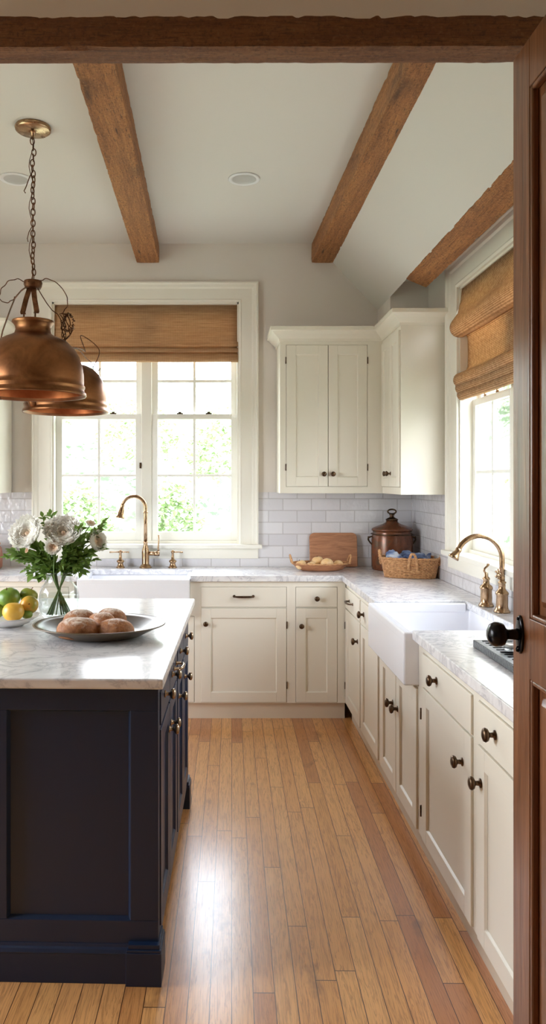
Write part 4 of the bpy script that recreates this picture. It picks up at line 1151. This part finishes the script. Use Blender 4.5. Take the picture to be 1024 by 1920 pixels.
def frame(axis):
    z = Vector(axis).normalized(); x = z.orthogonal().normalized(); y = z.cross(x)
    return Matrix((x, y, z)).transposed().to_4x4()
def blossom(parent, c, Rr, axis, seed, layers=7, name='petals'):
    r = random.Random(seed); m = MB(TL(*c) @ frame(axis))
    for L in range(layers):
        t = L/(layers-1); n = 5+int(L*1.3); Rt = Rr*(.15+.72*t); am = 2.2-.85*t
        for k in range(n):
            az = 2*PI*(k+.5*(L % 2))/n+r.uniform(-.2, .2); hw = PI/n*(1.75+.2*r.random())
            na, nr = 6, 6; vs = []; fs = []; aml = am*r.uniform(.9, 1.08)
            for i in range(nr+1):
                rr = i/nr; al = aml*rr
                for j in range(na+1):
                    s = j/na*2-1
                    wdt = hw*(.7+.35*math.sin(min(rr*1.3,1)*PI/2))*(1-.12*rr**6)
                    phi = az+s*wdt
                    ruf = 1+.07*(rr**2)*math.sin(s*6+seed+L)+.025*r.uniform(-1, 1)*rr-.10*(1-s*s)*0
                    al2 = al*(1-.09*abs(s)**4*rr)
                    R2 = Rt*ruf*(1+.04*L*.2)
                    vs.append((R2*math.sin(al2)*math.cos(phi), R2*math.sin(al2)*math.sin(phi), R2*(1-math.cos(al2))*.82-Rr*.45+ (.12*Rr*(1-t))))
            for i in range(nr):
                for j in range(na): a = i*(na+1)+j; fs.append((a, a+1, a+na+2, a+na+1))
            m.add(vs, fs, True)
    m.lathe([(0,-.45*Rr)]+[(Rr*.12*math.sin(PI*i/10), -.22*Rr-Rr*.2*math.cos(PI*i/10)) for i in range(1, 10)]+[(0,.02*Rr)], n=14)
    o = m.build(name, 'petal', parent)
    return o
neck = Vector((vx, vy, ZT+.185))
def stem_pts(c, seed):
    r = random.Random(seed); c = Vector(c)
    d = Vector((c.x-vx, c.y-vy, 0)); 
    if d.length > 0: d.normalize()
    low = Vector((vx-d.x*.045+r.uniform(-.01,.01), vy-d.y*.045+r.uniform(-.01,.01), ZT+.02))
    nk = neck+d*.03
    P = [low, low.lerp(nk, .5), nk, nk.lerp(c, .5)+Vector((0,0,.02)), c]
    return [tuple(v) for v in smooth_path([tuple(p) for p in P], 4)]
def flower(name, label, px_, py_, Y, r_, axis, seed, layers=7, cat='flower'):
    c = at(px_, py_, Y)
    root = thing(name, label, cat, c)
    blossom(root, c, r_, axis, seed, layers)
    MB().tube(stem_pts(c-Vector(axis).normalized()*r_*.45, seed), .0026, 7).build('stem', 'stem', root)
    MB(TL(*c) @ frame(axis)).lathe([(0,-.52*r_),(.25*r_,-.45*r_),(.34*r_,-.28*r_),(0,-.3*r_)], n=12).build('sepals', 'leaf', root)
flower('peony', 'large white peony at the left of the vase bouquet', 48, 998, 3.22, .085, (-.35,-.8,.5), 1, 12)
flower('peony', 'large white peony in the middle top of the vase bouquet', 118, 996, 3.22, .087, (.05,-.75,.6), 2, 12)
flower('rose', 'small cream rose low in the centre of the bouquet', 100, 1025, 3.17, .041, (-.1,-.9,.35), 3, 8)
flower('peony', 'loose white peony at the right of the bouquet, against the window sill', 183, 1014, 3.27, .052, (.7,-.6,.2), 4, 9)
flower('rose', 'small pale rose highest at the right of the bouquet', 170, 981, 3.33, .026, (.3,-.3,.8), 5, 5)
flower('rose_bud', 'tiny white bud at the far left of the bouquet below the big peony', 50, 1032, 3.2, .013, (-.6,-.6,.2), 6, 4, 'flower bud')
flower('rose', 'pale rose half hidden behind the big peonies', 85, 985, 3.34, .036, (-.2,-.2,.9), 8, 6)
flower('rose', 'blurred white rose at the back left of the bouquet', 28, 1019, 3.34, .026, (-.8,-.4,.4), 9, 5)

def leafshape(m, p, d, up, L, wd, cup=.25):
    d = d.normalized(); s = d.cross(up)
    if s.length < 1e-3: s = d.orthogonal()
    s.normalize(); n = s.cross(d)
    rows = [(0,.02),(.2,.6),(.45,1),(.7,.75),(.9,.3),(1,.0)]
    vs = []; fs = []
    for t, w in rows:
        c = p+d*L*t-n*(L*.22*t*t)
        vs += [c-s*wd*w+n*wd*w*cup, c, c+s*wd*w+n*wd*w*cup]
    for i in range(len(rows)-1):
        a = i*3; fs += [(a, a+1, a+4, a+3), (a+1, a+2, a+5, a+4)]
    m.add(vs, fs, True)
r4 = random.Random(12)
tips = [(10,1045),(22,1035),(38,1052),(45,1070),(60,1050),(75,1060),(90,1045),(88,1005),(80,970),(95,965),(150,990),(158,1005),(150,1030),(165,1040),
        (178,1050),(160,1060),(130,1040),(118,1055),(142,1048),(195,978),(186,990),(190,1030),(70,1030),(128,1065),(60,1075),(105,1060),(76,1085),(155,1072),(145,1010),(82,1025),(122,1030),(135,1020),(64,1022),(72,1045),(140,1062),(52,1042)]
def posw(tx_):
    return 'left' if tx_ < 80 else ('centre' if tx_ < 135 else 'right')
for k, (tx_, ty_) in enumerate(tips):
    Yt = 3.27+r4.uniform(-.10, .07)
    c = at(tx_, ty_, Yt)
    side = posw(tx_)
    hgt = 'drooping' if ty_ > 1050 else ('upright' if ty_ < 1000 else 'spreading')
    root = thing('leafy_sprig', '%s green leafy sprig on the %s of the vase bouquet' % (hgt, side), 'foliage', c, 0, '%s sprigs on the %s of the bouquet' % (hgt, side))
    pts = stem_pts(c, 50+k)
    MB().tube(pts, .0018, 6).build('stem', 'stem', root)
    m = MB(); n0 = int(len(pts)*.5); P = [Vector(p) for p in pts]
    seq = []
    for i in range(n0, len(P)-1):
        for q in range(2): seq.append((P[i].lerp(P[i+1], q/2), (P[i+1]-P[i]).normalized()))
    big = r4.random() < .45
    for j, (p_, d_) in enumerate(seq):
        for s_ in range(3 if ty_ > 1015 else 2):
            ax = Vector((r4.uniform(-1,1), r4.uniform(-1,1), r4.uniform(-.4,1))).normalized()
            dd = (d_*.75+ax*.8+Vector((0,-.2,0))).normalized()
            L = (r4.uniform(.032,.05) if big else r4.uniform(.016,.028))
            leafshape(m, p_, dd, Vector((r4.uniform(-.4,.4), -.5, 1)), L, L*(.27 if big else .3))
    leafshape(m, P[-1], (P[-1]-P[-2]), Vector((0,-.4,1)), .03, .009)
    m.build('leaves', 'leaf', root)

# ================================================================== OUTDOORS
def terrain():
    n = 70; vs = []; fs = []
    for j in range(n+1):
        for i in range(n+1):
            x_ = -14+i*34/n; y_ = -4+j*34/n
            dx = max(0, x_-3.2); dy = max(0, y_-8.5); dl = max(0, -x_-5)
            q = Vector((x_, y_, 0))
            h_ = -.4+.34*dy+.62*dx+.2*dl
            if dx > 0 or dy > 0 or dl > 0: h_ += .7*noise.noise(q*.5)+.45*noise.noise(q*1.7)*min(1, dy+dx+dl)
            vs.append((x_, y_, min(h_, 5)))
    for j in range(n):
        for i in range(n): a = j*(n+1)+i; fs.append((a, a+1, a+n+2, a+n+1))
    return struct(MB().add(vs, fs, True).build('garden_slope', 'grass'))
terrain()
def shrub(x, y, z, rx, rz, label, seed):
    root = thing('shrub', label, 'shrub', (x, y, z), 0, 'shrubs on the slope outside the windows')
    r = random.Random(seed); m = MB()
    for _ in range(1300):
        u = r.uniform(0, 2*PI); v = r.uniform(-.3, 1); q = math.sqrt(max(0, 1-v*v)); rad = r.uniform(.6, 1)*(1+.25*noise.noise(Vector((math.cos(u)*q*2, math.sin(u)*q*2, v*2+seed))))
        p = Vector((x+rx*rad*q*math.cos(u), y+rx*rad*q*math.sin(u), z+rz*.45+rz*.6*rad*v))
        d = Vector((r.uniform(-1,1), r.uniform(-1,1), r.uniform(-.5,1)))
        leafshape(m, p, d, Vector((0,0,1)), .10, .035)
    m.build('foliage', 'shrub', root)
for i, (px_, Y, r_, h_, lb) in enumerate(((145,10.3,.55,1.2,'bushy green shrub seen through the left half of the far window'),
        (262,13.6,.8,1.6,'green shrub seen behind the far faucet spout'), (318,10.2,.5,1.3,'leafy shrub low in the right half of the far window'), (412,12.6,.6,1.7,'taller shrub at the right side of the far window'),
        (140,16,1.0,1.8,'distant shrub upper left in the far window'))):
    x_ = (px_-CX)/F*Y; z_ = -.4+.34*(Y-8.5)
    shrub(x_, Y, z_, r_, h_, lb, i+1)
shrub(5.4, 13.2, 2.2, 1.1, 2.0, 'green shrub seen through the right window', 9)
shrub(4.7, 9.7, .7, 1.0, 1.9, 'low green shrub near the right window', 10)

# ================================================================== LIGHT
w = bpy.data.worlds.new('sky'); scene.world = w; w.use_nodes = True
nt = w.node_tree; bg = nt.nodes['Background']
tc = nt.nodes.new('ShaderNodeTexCoord'); sp = nt.nodes.new('ShaderNodeSeparateXYZ'); nt.links.new(tc.outputs['Generated'], sp.inputs[0])
rp = nt.nodes.new('ShaderNodeValToRGB'); nt.links.new(sp.outputs[2], rp.inputs[0])
rp.color_ramp.elements[0].position = 0; rp.color_ramp.elements[0].color = (.93, .96, 1, 1)
rp.color_ramp.elements[1].position = .8; rp.color_ramp.elements[1].color = (.78, .87, 1, 1)
nt.links.new(rp.outputs[0], bg.inputs[0]); bg.inputs[1].default_value = 8.0
def portal(T, hole):
    a, b, c, d = hole
    l = bpy.data.lights.new('window_portal', 'AREA'); l.shape = 'RECTANGLE'; l.size = b-a; l.size_y = d-c
    l.cycles.is_portal = True
    o = bpy.data.objects.new('window_portal', l); col.objects.link(o)
    o.matrix_world = T @ TL((a+b)/2, .2, (c+d)/2) @ RX(-90)
portal(TB, W1); portal(TR, W2); portal(TLw, LW)

# ================================================================== CAMERA
cam = bpy.data.cameras.new('camera'); co = bpy.data.objects.new('camera', cam); col.objects.link(co)
co.location = (0, 0, H); co.rotation_euler = (R(90), 0, 0)
cam.sensor_fit = 'VERTICAL'; cam.sensor_height = 36; cam.sensor_width = 36*1024/1920
cam.lens = F/1920*36; cam.shift_x = (512-CX)/1920; cam.shift_y = -(960-CY)/1920
cam.clip_start = .05
scene.camera = co
scene.view_settings.view_transform = 'Standard'; scene.view_settings.look = 'None'
scene.view_settings.gamma = 1; scene.view_settings.use_curve_mapping = False
scene.view_settings.exposure = 1.07
scene.cycles.max_bounces = 14; scene.cycles.diffuse_bounces = 7; scene.cycles.glossy_bounces = 5
scene.cycles.transmission_bounces = 10; scene.cycles.transparent_max_bounces = 12
scene.cycles.caustics_reflective = False; scene.cycles.caustics_refractive = False
scene.cycles.sample_clamp_indirect = 8
